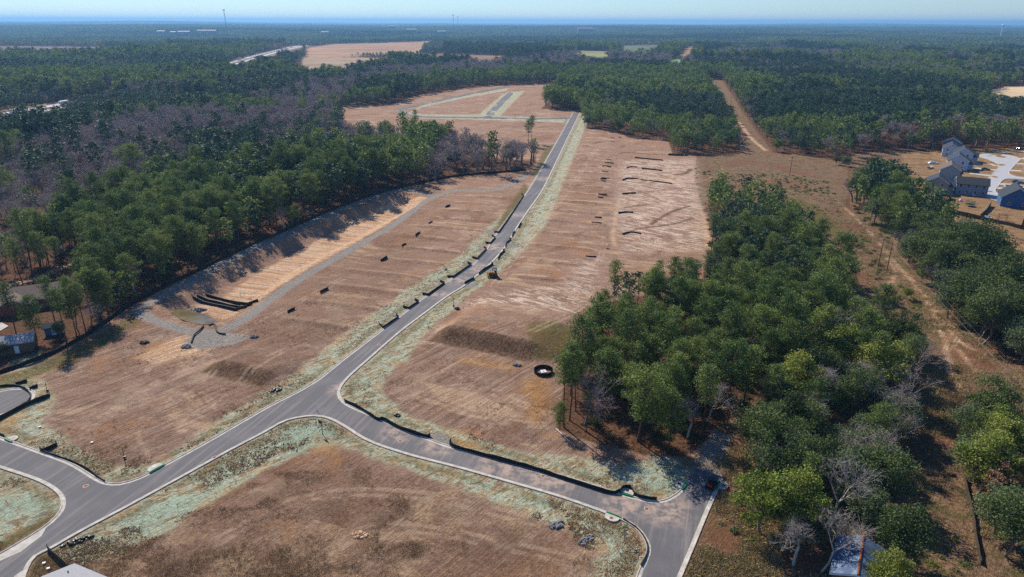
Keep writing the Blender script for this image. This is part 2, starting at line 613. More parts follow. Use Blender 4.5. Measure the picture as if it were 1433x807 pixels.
masks = {}
masks['lot'] = lotd
RIGHTSIDE = W([(1190, 215), (1262, 211), (1600, 205), (1700, 900), (900, 900), (1012, 667), (1000, 600), (1085, 542), (1205, 462), (1215, 362), (1190, 300)])
masks['corr'] = np.minimum(np.minimum(sdf(CORR, GX, GY), sdf(SCRUB, GX, GY)), np.minimum(sdf(RIGHTSIDE, GX, GY), sdf(WOODGAP, GX, GY)))
masks['yard'] = sdf(YARD, GX, GY)
MINT = [
    [(60, 770), (251, 669), (402, 588), (449, 583), (513, 616), (647, 656), (781, 694), (848, 718), (893, 742), (906, 765), (890, 800), (880, 850), (822, 830), (838, 775), (800, 742), (760, 727),
     (700, 708), (600, 667), (520, 640), (470, 622), (430, 625), (380, 652), (300, 700), (230, 745), (160, 778), (100, 792)],
    [(147, 674), (214, 659), (288, 619), (378, 566), (442, 537), (480, 503), (535, 461), (585, 422), (661, 370), (690, 330), (715, 290), (690, 310), (650, 352), (590, 392), (530, 433), (500, 455),
     (440, 500), (400, 532), (300, 590), (230, 640), (190, 652), (150, 650), (100, 620), (62, 590), (80, 560), (60, 530), (20, 525), (-60, 555), (-70, 590), (0, 612), (57, 632), (100, 649)],
    [(-70, 632), (0, 654), (57, 674), (87, 695), (85, 712), (0, 762), (-70, 800)],
    [(474, 549), (484, 532), (564, 461), (627, 414), (651, 399), (681, 374), (711, 340), (758, 268), (812, 158), (826, 160), (819, 178), (786, 262), (765, 315), (735, 348), (700, 380), (650, 418), (600, 462), (572, 500), (540, 530),
     (535, 552), (580, 585), (640, 602), (720, 630), (800, 638), (870, 652), (900, 645), (955, 650), (961, 671), (937, 697), (865, 690), (748, 655), (631, 625), (594, 612), (530, 585), (481, 562)],
    [(690, 162), (735, 163), (800, 165), (797, 172), (740, 169), (585, 165), (570, 158), (600, 143), (710, 123), (712, 126), (640, 139), (590, 150), (580, 156), (590, 160), (670, 160), (705, 130), (735, 126), (700, 162)],
]
masks['rd'] = droad
masks['mint'] = np.min([sdf(W(p), GX, GY) for p in MINT], axis=0)
TEAL = [[(885, 655), (915, 640), (955, 642), (962, 668), (945, 688), (905, 680)], [(395, 600), (445, 590), (480, 605), (470, 625), (400, 640)], [(170, 735), (250, 690), (300, 690), (200, 755)],
        [(-10, 690), (50, 690), (60, 715), (0, 735)], [(15, 505), (60, 490), (62, 512), (30, 520)]]
masks['teal'] = np.min([sdf(W(p), GX, GY) for p in TEAL], axis=0)
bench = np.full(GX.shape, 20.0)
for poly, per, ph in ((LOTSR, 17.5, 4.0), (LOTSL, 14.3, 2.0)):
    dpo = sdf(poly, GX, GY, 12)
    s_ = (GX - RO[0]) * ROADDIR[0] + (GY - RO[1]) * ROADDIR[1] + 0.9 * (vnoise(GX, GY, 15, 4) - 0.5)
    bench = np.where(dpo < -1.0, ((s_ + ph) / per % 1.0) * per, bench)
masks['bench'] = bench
SANDP = [[(316, 439, -3), (345, 429, -3), (362, 418, -3), (420, 385, -3), (480, 352, -3), (560, 303, -3), (588, 287, -3), (570, 282, -3), (510, 307, -3), (440, 347, -3), (380, 378, -3), (335, 410, -3), (312, 430, -3)],
         [(265, 430, -3), (280, 425, -3), (315, 430, -3), (300, 437, -3), (275, 436, -3)],
         [(190, 500), (250, 470), (300, 465), (330, 470), (290, 490), (220, 510)]]
SANDL = [([(1182, 290), (1215, 322), (1245, 358), (1290, 412), (1320, 452), (1345, 492), (1380, 540), (1440, 596)], 0.15), ([(984, 112), (1000, 150), (1012, 157), (1035, 172), (1050, 192), (1072, 211)], 1.3), ([(1010, 152), (1030, 185), (1045, 200)], 0.4),
         ([(1300, 420), (1326, 452), (1345, 478), (1365, 490)], 0.5), ([(1240, 360), (1252, 380), (1236, 408), (1215, 425)], 0.2), ([(1365, 520), (1400, 545), (1450, 575)], 0.5),
         ([(16, 399), (60, 385), (95, 370)], 1.6), ([(1250, 362), (1300, 425), (1320, 470), (1330, 520), (1345, 545)], 0.5),
         ([(866, 280), (862, 300), (858, 330), (860, 345)], 0.7), ([(985, 300), (990, 330), (992, 348)], 1.0), ([(935, 258), (940, 248), (945, 238)], 0.8),
         ([(1000, 222), (1010, 236), (985, 252), (962, 258)], -0.1), ([(395, 540), (480, 470), (520, 440)], 0.1), ([(206, 520), (215, 500), (245, 470)], 0.15)]
masks['sand'] = np.minimum(np.min([sdf(W(p), GX, GY) - (4.0 if i == 0 else 0) for i, p in enumerate(SANDP)], axis=0), np.min([dline(crom(W(l), 2), GX, GY) - wd for l, wd in SANDL], axis=0))
ORANGE = [[(733, 532), (758, 524), (770, 540), (762, 575), (750, 592), (738, 585), (742, 560), (726, 545)], [(632, 612), (665, 617), (668, 624), (635, 622)], [(640, 605), (660, 600), (668, 606), (640, 612)], [(640, 498), (725, 512), (715, 518), (650, 508)],
          [(440, 610), (468, 618), (475, 640), (440, 632)], [(890, 728), (902, 745), (906, 760), (896, 748)], [(215, 478), (265, 482), (262, 500), (190, 500)], [(0, 560), (30, 570), (20, 600), (0, 600)]]
masks['orange'] = np.min([sdf(W(p), GX, GY) for p in ORANGE], axis=0)
GRAVL = [([(735, 247), (690, 266), (640, 266), (606, 276), (545, 318), (480, 355), (420, 390), (368, 426), (332, 452), (300, 464), (265, 462), (230, 453), (203, 442), (196, 433), (214, 421), (260, 396), (330, 359), (400, 328), (480, 291), (560, 266), (604, 272)], 1.9),
         ([(735, 246), (700, 246)], 1.0)]
GRAVP = [[(601, 610), (612, 604), (633, 613), (629, 624), (618, 620)], [(965, 665), (985, 620), (1000, 600), (1022, 612), (1015, 650), (1010, 667)], [(275, 462), (330, 466), (355, 470), (325, 482), (280, 488), (258, 478)]]
for a, b in (((536, 460), (556, 445)), ((562, 440), (584, 423)), ((592, 417), (619, 398)), ((625, 393), (660, 371)), ((664, 366), (679, 349)), ((684, 342), (693, 329))):
    e = (b[0] + 3, b[1] - 3)
    GRAVP.append([b, (b[0] + 5, b[1] - 4), (b[0] - 8, b[1] - 8), (b[0] - 14, b[1] - 4)])
for a in ((655, 397), (685, 372), (713, 341)):
    GRAVP.append([(a[0] - 8, a[1] + 5), a, (a[0] + 16, a[1] - 2), (a[0] + 8, a[1] + 6)])
masks['gravel'] = np.minimum(np.min([dline(crom(W(l), 2), GX, GY) - wd for l, wd in GRAVL], axis=0), np.min([sdf(W(p), GX, GY) for p in GRAVP], axis=0))
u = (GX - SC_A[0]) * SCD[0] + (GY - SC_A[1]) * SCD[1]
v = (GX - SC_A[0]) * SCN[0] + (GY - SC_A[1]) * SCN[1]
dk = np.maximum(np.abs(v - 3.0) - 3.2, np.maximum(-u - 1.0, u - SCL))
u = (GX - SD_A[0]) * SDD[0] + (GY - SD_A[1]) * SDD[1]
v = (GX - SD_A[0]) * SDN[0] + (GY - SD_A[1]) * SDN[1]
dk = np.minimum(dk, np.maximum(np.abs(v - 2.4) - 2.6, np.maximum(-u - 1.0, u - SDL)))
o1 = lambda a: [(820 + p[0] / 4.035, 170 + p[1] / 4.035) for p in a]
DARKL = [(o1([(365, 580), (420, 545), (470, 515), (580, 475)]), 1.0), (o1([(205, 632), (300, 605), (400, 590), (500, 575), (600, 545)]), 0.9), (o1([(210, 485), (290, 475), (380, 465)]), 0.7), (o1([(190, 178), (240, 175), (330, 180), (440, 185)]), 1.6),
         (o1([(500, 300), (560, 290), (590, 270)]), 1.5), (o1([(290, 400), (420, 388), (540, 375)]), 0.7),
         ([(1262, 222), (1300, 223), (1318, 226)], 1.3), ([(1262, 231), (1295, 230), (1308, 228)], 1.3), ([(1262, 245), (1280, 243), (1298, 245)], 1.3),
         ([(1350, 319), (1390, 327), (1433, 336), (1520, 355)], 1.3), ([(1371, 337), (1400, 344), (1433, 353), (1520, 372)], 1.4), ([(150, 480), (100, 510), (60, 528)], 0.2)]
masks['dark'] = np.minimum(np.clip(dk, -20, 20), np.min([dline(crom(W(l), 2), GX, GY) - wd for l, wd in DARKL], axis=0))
OLIVE = [[(-70, 800), (0, 758), (60, 727), (84, 712), (86, 718), (70, 731), (40, 751), (0, 774), (-70, 815)], [(38, 795), (50, 778), (68, 770), (95, 790), (110, 850), (25, 850)],
         [(738, 462), (770, 455), (800, 462), (805, 490), (775, 508), (742, 500)], [(688, 332), (704, 300), (734, 256), (740, 265), (720, 296), (698, 330)], [(742, 247), (764, 205), (778, 200), (758, 244)],
         [(-10, 530), (60, 506), (130, 472), (190, 436), (198, 448), (110, 505), (0, 545)],
         [(1095, 275), (1140, 285), (1180, 320), (1200, 350), (1170, 335), (1120, 300)]]
masks['scraped'] = np.min([sdf(W(p), GX, GY) for p in [[(300, 470), (380, 430), (480, 365), (560, 320), (600, 330), (560, 400), (470, 470), (400, 520), (330, 540)], [(560, 290), (620, 272), (590, 300), (470, 372), (400, 420), (385, 405)], [(300, 720), (470, 640), (640, 690), (760, 750), (800, 800), (700, 850), (250, 850)]]], axis=0)
masks['olive'] = np.min([sdf(W(p), GX, GY) for p in OLIVE], axis=0)
PALE = [[(868, 224), (972, 222), (985, 300), (988, 350), (940, 352), (870, 352), (862, 300)], [(640, 430), (760, 440), (820, 440), (832, 390), (845, 360), (815, 365), (790, 398), (690, 408)]]
masks['pale'] = np.min([sdf(W(p), GX, GY) for p in PALE], axis=0)
# tyre tracks curving over the lots
TRK = []
for a in ([(60, 640), (180, 560), (330, 470), (480, 390)], [(250, 600), (300, 560), (420, 480)], [(560, 560), (640, 540), (740, 560)], [(620, 560), (700, 590), (770, 595)],
          [(300, 760), (420, 700), (560, 690), (760, 730)], [(420, 807), (520, 740), (700, 760), (820, 790)], [(700, 440), (780, 430), (830, 380), (850, 330)],
          [(690, 400), (720, 360), (800, 260), (840, 200)], [(120, 600), (260, 520), (330, 500)], [(740, 480), (800, 440), (842, 400)],
          [(200, 640), (190, 600), (300, 520)], [(640, 520), (690, 560), (680, 600)], [(500, 800), (600, 700), (640, 690)]):
    l = crom(W(a), 2)
    d = np.gradient(l, axis=0)
    d /= np.linalg.norm(d, axis=1)[:, None]
    nrm = np.stack([-d[:, 1], d[:, 0]], 1)
    TRK += [l + nrm * 0.9, l - nrm * 0.9]
masks['track'] = np.min([dline(l, GX, GY, 6) for l in TRK], axis=0)

me = bpy.data.meshes.new("ground")
me.vertices.add(nx * ny)
me.vertices.foreach_set('co', np.stack([GX, GY, GZ], 1).astype(np.float32).ravel())
ii, jj = np.meshgrid(np.arange(nx - 1), np.arange(ny - 1))
a = (jj * nx + ii).ravel()
quads = np.stack([a, a + 1, a + 1 + nx, a + nx], 1).astype(np.int32)
me.loops.add(quads.size)
me.loops.foreach_set('vertex_index', quads.ravel())
me.polygons.add(len(quads))
me.polygons.foreach_set('loop_start', np.arange(0, quads.size, 4, dtype=np.int32))
me.polygons.foreach_set('use_smooth', np.ones(len(quads), bool))
for k, arr in masks.items():
    at = me.attributes.new(k, 'FLOAT', 'POINT')
    at.data.foreach_set('value', np.clip(arr, -20, 20).astype(np.float32))
me.update(calc_edges=True)
me.validate()
ground = struct(bpy.data.objects.new("ground", me))
COL.objects.link(ground)


def ground_material():
    t = NT("worked earth and grass")
    p = t.pos()
    ang = math.atan2(ROADN[1], ROADN[0])
    q0, q1 = P(168, 714), P(439, 582)
    ang2 = math.atan2(q1[1] - q0[1], q1[0] - q0[0])
    grit = t.noise(p, 3.2, 5, 0.75)
    fine = t.noise(p, 1.3, 6, 0.72)
    mid = t.noise(p, 0.22, 6, 0.65)
    big = t.noise(p, 0.035, 5, 0.6)
    sp = t.node("ShaderNodeSeparateXYZ")
    t.put(sp.inputs[0], p)
    far = t.sm(sp.outputs[1], 165, 215)
    edge = t.math('ADD', t.math('MULTIPLY', t.math('SUBTRACT', mid, 0.5), 7.0), t.math('MULTIPLY', t.math('SUBTRACT', fine, 0.5), 3.0))
    streak = t.noise(t.map(p, -ang, (0.05, 0.8, 1)), 1.0, 6, 0.7, 0.5)       # drawn across the lots
    streak2 = t.noise(t.map(p, -ang2, (0.06, 0.9, 1), (5, 3, 0)), 1.0, 6, 0.72, 0.7)
    st = t.math('ADD', t.math('MULTIPLY', streak, far), t.math('MULTIPLY', streak2, t.math('SUBTRACT', 1.0, far)))
    near2 = t.sm(sp.outputs[1], 116, 102)
    iso = t.math('ADD', t.math('MULTIPLY', fine, 0.5), t.math('MULTIPLY', t.noise(p, 0.45, 6, 0.7, 0.6), 0.5))
    st = t.math('ADD', t.math('MULTIPLY', st, t.math('SUBTRACT', 1.0, t.math('MULTIPLY', near2, 0.75))), t.math('MULTIPLY', iso, t.math('MULTIPLY', near2, 0.75)))
    fur = t.noise(t.map(p, -ang, (0.12, 2.6, 1)), 1.0, 4, 0.75, 0.3)
    fur2 = t.noise(t.map(p, -ang2, (0.12, 2.6, 1), (2, 1, 0)), 1.0, 4, 0.75, 0.4)
    furrow = t.math('ADD', t.math('MULTIPLY', fur, far), t.math('MULTIPLY', fur2, t.math('SUBTRACT', 1.0, far)))

    def mask(name, soft=0.8, amp=0.35, off=0.0):
        v = t.math('ADD', t.attr(name), t.math('MULTIPLY', edge, amp))
        return t.sm(v, off + soft, off - soft)

    def part(m_, k):
        return t.math('MULTIPLY', m_, k)
    # forest floor: pine straw and leaf litter
    col = t.mix(t.sm(fine, 0.3, 0.72), hx('#3d2b20'), hx('#855f45'))
    col = t.mix(part(t.sm(mid, 0.5, 0.75), 0.6), col, hx('#4d4930'))
    # power line cut and rough ground
    corr = t.mix(t.sm(fine, 0.3, 0.72), hx('#5c4331'), hx('#a08365'))
    corr = t.mix(part(t.sm(mid, 0.48, 0.62), 0.75), corr, hx('#56552f'))
    corr = t.mix(part(t.sm(big, 0.5, 0.62), 0.6), corr, hx('#7d513b'))
    corr = t.mix(part(t.sm(t.noise(p, 0.6, 5, 0.7), 0.55, 0.68), 0.35), corr, hx('#bfa582'))
    corr = t.mix(part(t.sm(grit, 0.56, 0.68), 0.5), corr, hx('#463a2a'))
    col = t.mix(mask('corr', 1.2, 0.5), col, corr)
    # bare graded lots
    sf = t.math('ADD', t.math('MULTIPLY', st, 0.48), t.math('ADD', t.math('MULTIPLY', mid, 0.28), t.math('MULTIPLY', fine, 0.24)))
    lot = t.mix(t.sm(sf, 0.37, 0.63), hx('#6a4f3e'), hx('#b29380'))
    lot = t.mix(part(t.sm(big, 0.44, 0.64), 0.6), lot, t.mix(t.sm(st, 0.38, 0.62), hx('#85604a'), hx('#a9826a')))
    lot = t.mix(part(t.math('MULTIPLY', far, 0.55), 1.0), lot, hx('#a58068'))
    lot = t.mix(part(t.math('MULTIPLY', near2, t.sm(t.noise(p, 0.10, 6, 0.7, 0.5), 0.5, 0.62)), 0.75), lot, t.mix(t.sm(fine, 0.3, 0.7), hx('#8d6f4e'), hx('#d0b68e')))
    lot = t.mix(part(t.math('MULTIPLY', near2, t.sm(t.noise(t.map(p, 0, (1, 1, 1), (40, 9, 0)), 0.055, 5, 0.65), 0.48, 0.6)), 0.55), lot, hx('#5c432f'))
    lot = t.mix(part(t.sm(t.noise(p, 0.07, 5, 0.65), 0.53, 0.66), 0.55), lot, hx('#bda58e'))
    lot = t.mix(part(t.sm(st, 0.58, 0.70), 0.75), lot, hx('#d2b698'))
    lot = t.mix(part(t.sm(furrow, 0.54, 0.70), 0.45), lot, hx('#4c3526'))
    lot = t.mix(part(t.sm(grit, 0.57, 0.70), 0.5), lot, hx('#57402f'))
    lot = t.mix(part(t.sm(grit, 0.42, 0.30), 0.45), lot, hx('#cdb49a'))
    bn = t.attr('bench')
    lot = t.mix(part(t.sm(bn, 1.4, 0.3), 0.45), lot, hx('#513a2b'))  # step faces darkened: their shade is put into the colour
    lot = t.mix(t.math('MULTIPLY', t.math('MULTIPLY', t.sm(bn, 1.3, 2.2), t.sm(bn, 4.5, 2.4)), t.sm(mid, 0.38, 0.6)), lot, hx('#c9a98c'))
    lot = t.mix(part(t.sm(t.noise(t.map(p, -ang2, (0.6, 1.3, 1), (70, 20, 0)), 0.045, 6, 0.68, 0.8), 0.52, 0.62), 0.62), lot, t.mix(t.sm(fine, 0.35, 0.65), hx('#6a4630'), hx('#95694a')))
    lot = t.mix(part(t.sm(t.noise(t.map(p, -ang, (0.5, 1.2, 1), (10, 60, 0)), 0.06, 6, 0.7, 0.8), 0.54, 0.62), 0.65), lot, t.mix(t.sm(st, 0.4, 0.6), hx('#b08a68'), hx('#d9bd9c')))
    lot = t.mix(part(t.sm(t.noise(t.map(p, 0, (1, 1, 1), (90, 33, 0)), 0.05, 6, 0.7), 0.55, 0.64), 0.5), lot, hx('#b07c50'))
    lot = t.mix(part(t.math('MULTIPLY', mask('scraped', 4.0, 1.4), t.sm(mid, 0.3, 0.6)), 0.5), lot, t.mix(t.sm(fine, 0.3, 0.7), hx('#574030'), hx('#8c6c54')))
    lot = t.mix(0.2, lot, hx('#957b66'))
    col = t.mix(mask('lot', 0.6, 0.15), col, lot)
    # pale streaked subsoil
    washed = t.noise(t.map(p, -ang + 0.35, (0.10, 0.55, 1), (3, 8, 0)), 1.0, 7, 0.72, 1.4)
    pale = t.mix(t.sm(washed, 0.42, 0.57), hx('#86644f'), hx('#e3cdb8'))
    col = t.mix(part(mask('pale', 5.0, 1.8), t.math('MULTIPLY', t.sm(t.math('ADD', washed, t.math('MULTIPLY', mid, 0.6)), 0.71, 0.88), 0.75)), col, pale)
    # mown yards
    yard = t.mix(t.sm(mid, 0.3, 0.7), hx('#826447'), hx('#a4855f'))
    yard = t.mix(part(t.sm(fine, 0.5, 0.8), 0.4), yard, hx('#74603f'))
    col = t.mix(mask('yard', 1.0, 0.45), col, yard)
    # straw and sprayed seed mulch along the roads
    hs = t.noise(t.map(p, -ang2 + 0.2, (0.45, 1.5, 1)), 0.6, 8, 0.75, 1.2)
    hb = t.noise(p, 0.16, 6, 0.7)
    straw = t.mix(t.sm(hs, 0.38, 0.62), hx('#8f7552'), hx('#d3bf9a'))
    straw = t.mix(part(t.sm(hb, 0.54, 0.66), 0.7), straw, hx('#b98d62'))
    mintc = t.mix(t.sm(fine, 0.32, 0.68), hx('#8ea38a'), hx('#c8d4bf'))
    f = t.sm(t.math('ADD', t.math('MULTIPLY', hs, 0.55), t.math('ADD', t.math('MULTIPLY', hb, 0.35), t.math('MULTIPLY', fine, 0.10))), 0.44, 0.54)
    mulch = t.mix(part(f, 0.85), straw, mintc)
    clods = t.noise(t.map(p, 0.9, (0.7, 1.6, 1), (9, 0, 0)), 0.9, 7, 0.78, 0.9)
    mulch = t.mix(part(t.sm(clods, 0.55, 0.64), 0.85), mulch, hx('#4b402c'))
    mulch = t.mix(part(t.sm(t.noise(p, 0.3, 6, 0.7), 0.56, 0.62), 0.75), mulch, lot)
    mulch = t.mix(part(t.sm(grit, 0.6, 0.72), 0.5), mulch, hx('#5a5240'))
    rd = t.math('ADD', t.attr('rd'), t.math('MULTIPLY', edge, 0.35))
    band = part(t.math('MULTIPLY', t.sm(rd, 0.6, 1.6), t.sm(rd, 4.2, 2.2)), t.sm(hb, 0.40, 0.56))
    mulch = t.mix(part(band, 0.75), mulch, t.mix(t.sm(fine, 0.35, 0.65), hx('#4a4a30'), hx('#7f7c58')))
    rim = t.math('ADD', t.attr('mint'), t.math('MULTIPLY', edge, 0.4))
    rimm = part(t.math('MULTIPLY', t.sm(rim, -3.2, -1.6), t.sm(hb, 0.50, 0.60)), 0.6)
    mulch = t.mix(rimm, mulch, t.mix(t.sm(fine, 0.35, 0.65), hx('#a07448'), hx('#cdae80')))
    col = t.mix(mask('mint', 1.0, 0.75), col, mulch)
    col = t.mix(part(part(mask('teal', 2.0, 0.9), t.sm(clods, 0.60, 0.46)), 0.55), col, hx('#9dbba6'))
    col = t.mix(part(mask('olive', 1.2, 0.5), t.sm(fine, 0.25, 0.6)), col, t.mix(t.sm(mid, 0.4, 0.62), hx('#6d5c30'), hx('#626436')))
    col = t.mix(part(part(mask('orange', 2.2, 0.9), t.sm(fine, 0.25, 0.6)), 0.75), col, t.mix(t.sm(mid, 0.35, 0.65), hx('#a8784a'), hx('#c99a58')))
    sand = t.mix(t.sm(st, 0.35, 0.65), hx('#bd8a60'), hx('#e2c8aa'))
    sand = t.mix(part(t.sm(washed, 0.55, 0.66), 0.6), sand, hx('#a8724a'))
    col = t.mix(part(part(mask('sand', 1.1, 0.6), t.sm(fine, 0.25, 0.55)), 0.9), col, sand)
    grav = t.mix(t.sm(grit, 0.3, 0.7), hx('#77706a'), hx('#aca49b'))
    col = t.mix(mask('gravel', 0.7, 0.3), col, grav)
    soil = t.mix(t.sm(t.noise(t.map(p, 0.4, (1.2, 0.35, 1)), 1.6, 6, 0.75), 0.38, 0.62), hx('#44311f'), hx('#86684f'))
    col = t.mix(part(mask('dark', 0.8, 0.2), 0.85), col, soil)  # the bank's backlit shade is put into this dark soil colour
    trk = part(t.sm(t.attr('track'), 0.75, 0.25), t.sm(mid, 0.4, 0.6))
    col = t.mix(part(part(trk, 0.45), t.sm(t.attr('lot'), 0, -1)), col, hx('#c6aa90'))
    h = t.math('ADD', t.math('MULTIPLY', fine, 0.6), t.math('ADD', t.math('MULTIPLY', furrow, 0.5), t.math('ADD', t.math('MULTIPLY', clods, 0.6), t.math('MULTIPLY', grit, 0.35))))
    return t.done(t.bsdf(col, 0.95, 0.1, normal=t.bump(h, 1.0, 0.7)))


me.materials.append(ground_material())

# ------------------------------------------------------------------ roads
def asphalt_material():
    t = NT("worn asphalt")
    p = t.pos()
    f = t.noise(p, 6.0, 5, 0.75)
    b = t.noise(p, 0.12, 5, 0.6)
    d = math.atan2(ROADDIR[1], ROADDIR[0])
    s = t.noise(t.map(p, -d, (0.03, 0.9, 1)), 1.0, 5, 0.7)
    col = t.mix(t.sm(f, 0.25, 0.75), hx('#525154'), hx('#6c6a6c'))
    col = t.mix(t.math('MULTIPLY', t.sm(b, 0.45, 0.7), 0.45), col, hx('#787476'))
    col = t.mix(t.math('MULTIPLY', t.sm(s, 0.48, 0.66), 0.55), col, hx('#8c8480'))
    col = t.mix(t.math('MULTIPLY', t.sm(t.noise(p, 0.9, 6, 0.7, 1.0), 0.62, 0.7), 0.35), col, hx('#45444a'))
    dusts = None
    for px, py, r in ((690, 345, 9), (668, 375, 8), (640, 392, 7), (612, 412, 5), (722, 300, 7), (615, 622, 6), (705, 648, 9), (770, 668, 8), (930, 712, 7), (480, 545, 5), (560, 603, 6), (760, 250, 8), (870, 705, 6)):
        n = t.node("ShaderNodeVectorMath", operation='DISTANCE')
        t.put(n.inputs[0], p)
        n.inputs[1].default_value = P(px, py)
        v = t.sm(n.outputs['Value'], r, r * 0.2)
        dusts = v if dusts is None else t.math('MAXIMUM', dusts, v)
    dn = t.math('MULTIPLY', dusts, t.sm(t.noise(p, 0.5, 5, 0.7), 0.38, 0.62))
    col = t.mix(t.math('MULTIPLY', dn, 0.75), col, hx('#b79f8e'))
    return t.done(t.bsdf(col, 0.85, 0.25, normal=t.bump(f, 0.15, 0.02)))


ASPH = asphalt_material()


def sheet(name, poly, z, mat, kind='structure', follow=False):
    """flat polygon sheet"""
    pts = [Vector((p[0], p[1], 0)) for p in poly]
    tris = tessellate_polygon([pts])
    me = bpy.data.meshes.new(name)
    me.from_pydata([(p.x, p.y, (tz(p.x, p.y) if follow else 0) + z) for p in pts], [], [tuple(t) for t in tris])
    me.materials.append(mat)
    me.update()
    for pl in me.polygons:
        if pl.normal.z < 0:
            pl.flip()
    o = bpy.data.objects.new(name, me)
    COL.objects.link(o)
    if kind:
        o['kind'] = kind
    return o


def offset(line, d):
    g = np.gradient(line, axis=0)
    g /= np.maximum(np.linalg.norm(g, axis=1)[:, None], 1e-6)
    return line + np.stack([-g[:, 1], g[:, 0]], 1) * d


def ribbon(name, line, half, z, mat, kind='structure', follow=False):
    l, r = offset(line, half), offset(line, -half)
    b = MB()
    for i in range(len(line) - 1):
        q = [r[i], r[i + 1], l[i + 1], l[i]]
        b.poly([(a[0], a[1], (tz(a[0], a[1]) if follow else 0) + z) for a in q])
    o = b.build(name, mat)
    if kind:
        o['kind'] = kind
    return o


def kerb(line, sgn, name='kerb', pan=0.55, top=0.2, z0=0.012):
    """concrete gutter pan and raised kerb; sgn +1 when the asphalt lies to the left of the line"""
    prof = [(pan, z0 - 0.05), (pan, z0 + 0.012), (0.06, z0 + 0.008), (0.0, z0 + 0.12), (-top, z0 + 0.13), (-top - 0.03, z0 - 0.15)]
    rows = [offset(line, sgn * o) for o, _ in prof]
    b = MB()
    for i in range(len(line) - 1):
        for k in range(len(prof) - 1):
            q = [(rows[k][i], prof[k][1]), (rows[k + 1][i], prof[k + 1][1]), (rows[k + 1][i + 1], prof[k + 1][1]), (rows[k][i + 1], prof[k][1])]
            if sgn < 0:
                q = q[::-1]
            b.poly([(a[0], a[1], zz) for a, zz in q])
    return struct(b.build(name, M['concrete']))


sheet("road", ROAD, 0.012, ASPH)
for k in ('E5', 'E4', 'E3', 'E2', 'E1'):
    kerb(wE[k], -1)
circ = np.array([(CULC[0] + CUL_R * math.cos(a), CULC[1] + CUL_R * math.sin(a)) for a in np.linspace(0, 2 * math.pi, 49)[:-1]])
sheet("road", circ, 0.02, ASPH)
kerb(np.vstack([circ, circ[:1]]), 1)
sheet("road", W([(-70, 540), (-35, 536), (-15, 548), (-15, 580), (-70, 600)]), 0.016, ASPH)
# glare on the concrete gutter by the corner, painted as pale sheets
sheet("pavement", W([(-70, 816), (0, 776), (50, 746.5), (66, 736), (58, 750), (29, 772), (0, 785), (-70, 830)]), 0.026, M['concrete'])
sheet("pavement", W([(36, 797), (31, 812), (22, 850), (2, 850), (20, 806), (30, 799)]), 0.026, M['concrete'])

# the far loop
FAR1 = crom(W([(798.5, 165.2), (745, 166), (690, 164.7), (590, 163), (572, 160.5), (561, 156), (567, 150.6), (599, 144), (665, 129.3), (711, 121)]), 6)
FAR2 = crom(W([(682, 163.5), (700, 144), (716, 128.6)]), 8)
for z, l in ((0.05, FAR1), (0.06, FAR2)):
    ribbon("road", l, 3.4, z, ASPH)
    for s in (1, -1):
        kerb(offset(l, s * 3.5), -s, pan=0.15, top=0.1, z0=0.02)
# gravel-pale highway at the left
HWM = plain('worn highway concrete', '#b4aeb4', 0.85, var=0.1, scale=0.05)
for off in (-11, 11):
    ribbon("road", offset(HIGHWAY, off), 5.2, 0.9, HWM, follow=True)
VERGE = plain('dry verge grass', '#7d6a50', 0.95, var=0.2, scale=0.04)
ribbon("ground", HIGHWAY, 32, 0.6, VERGE, follow=True)

# subdivision street
oh = lambda a: [(1280 + p[0] / 7.333, 180 + p[1] / 7.333) for p in a]
STREET = crom(W(oh([(735, 700), (715, 660), (705, 600), (740, 530), (800, 460), (858, 395), (862, 365), (780, 325), (680, 292), (645, 272), (690, 258), (800, 255), (900, 262), (1010, 282), (1075, 308), (1040, 355), (965, 448),
                        (975, 470), (1040, 488), (1140, 500), (1260, 510), (1260, 540), (1120, 522), (960, 512), (905, 525), (860, 580), (822, 640), (850, 668), (900, 690), (1000, 720), (960, 760), (850, 740)])), 2.5, closed=True)
STRM = plain('sun bleached street asphalt', '#a9aaad', 0.9, var=0.06, scale=0.3)
sheet("road", STREET, 0.03, STRM)
kerb(np.vstack([STREET, STREET[:1]]), -1, pan=0.4, top=0.3, z0=0.035)
DRV = [[(862, 368), (620, 345), (618, 362), (860, 386)], [(835, 418), (640, 398), (600, 405), (600, 412), (825, 432)], [(795, 478), (565, 450), (560, 462), (785, 490)], [(750, 535), (530, 505), (520, 520), (740, 548)],
       [(812, 262), (850, 235), (1000, 225), (1140, 228), (1140, 240), (1010, 240), (900, 248), (890, 264)], [(1080, 300), (1180, 305), (1180, 315), (1075, 312)], [(1045, 352), (1180, 358), (1180, 370), (1035, 365)],
       [(985, 420), (1180, 430), (1180, 442), (975, 436)], [(880, 558), (1020, 565), (1180, 580), (1180, 595), (870, 575)], [(850, 600), (960, 608), (1180, 630), (1180, 646), (838, 616)], [(490, 255), (650, 262), (650, 272), (490, 268)]]
for q in DRV:
    struct(sheet("pavement", W(oh(q)), 0.045, M['concrete']))

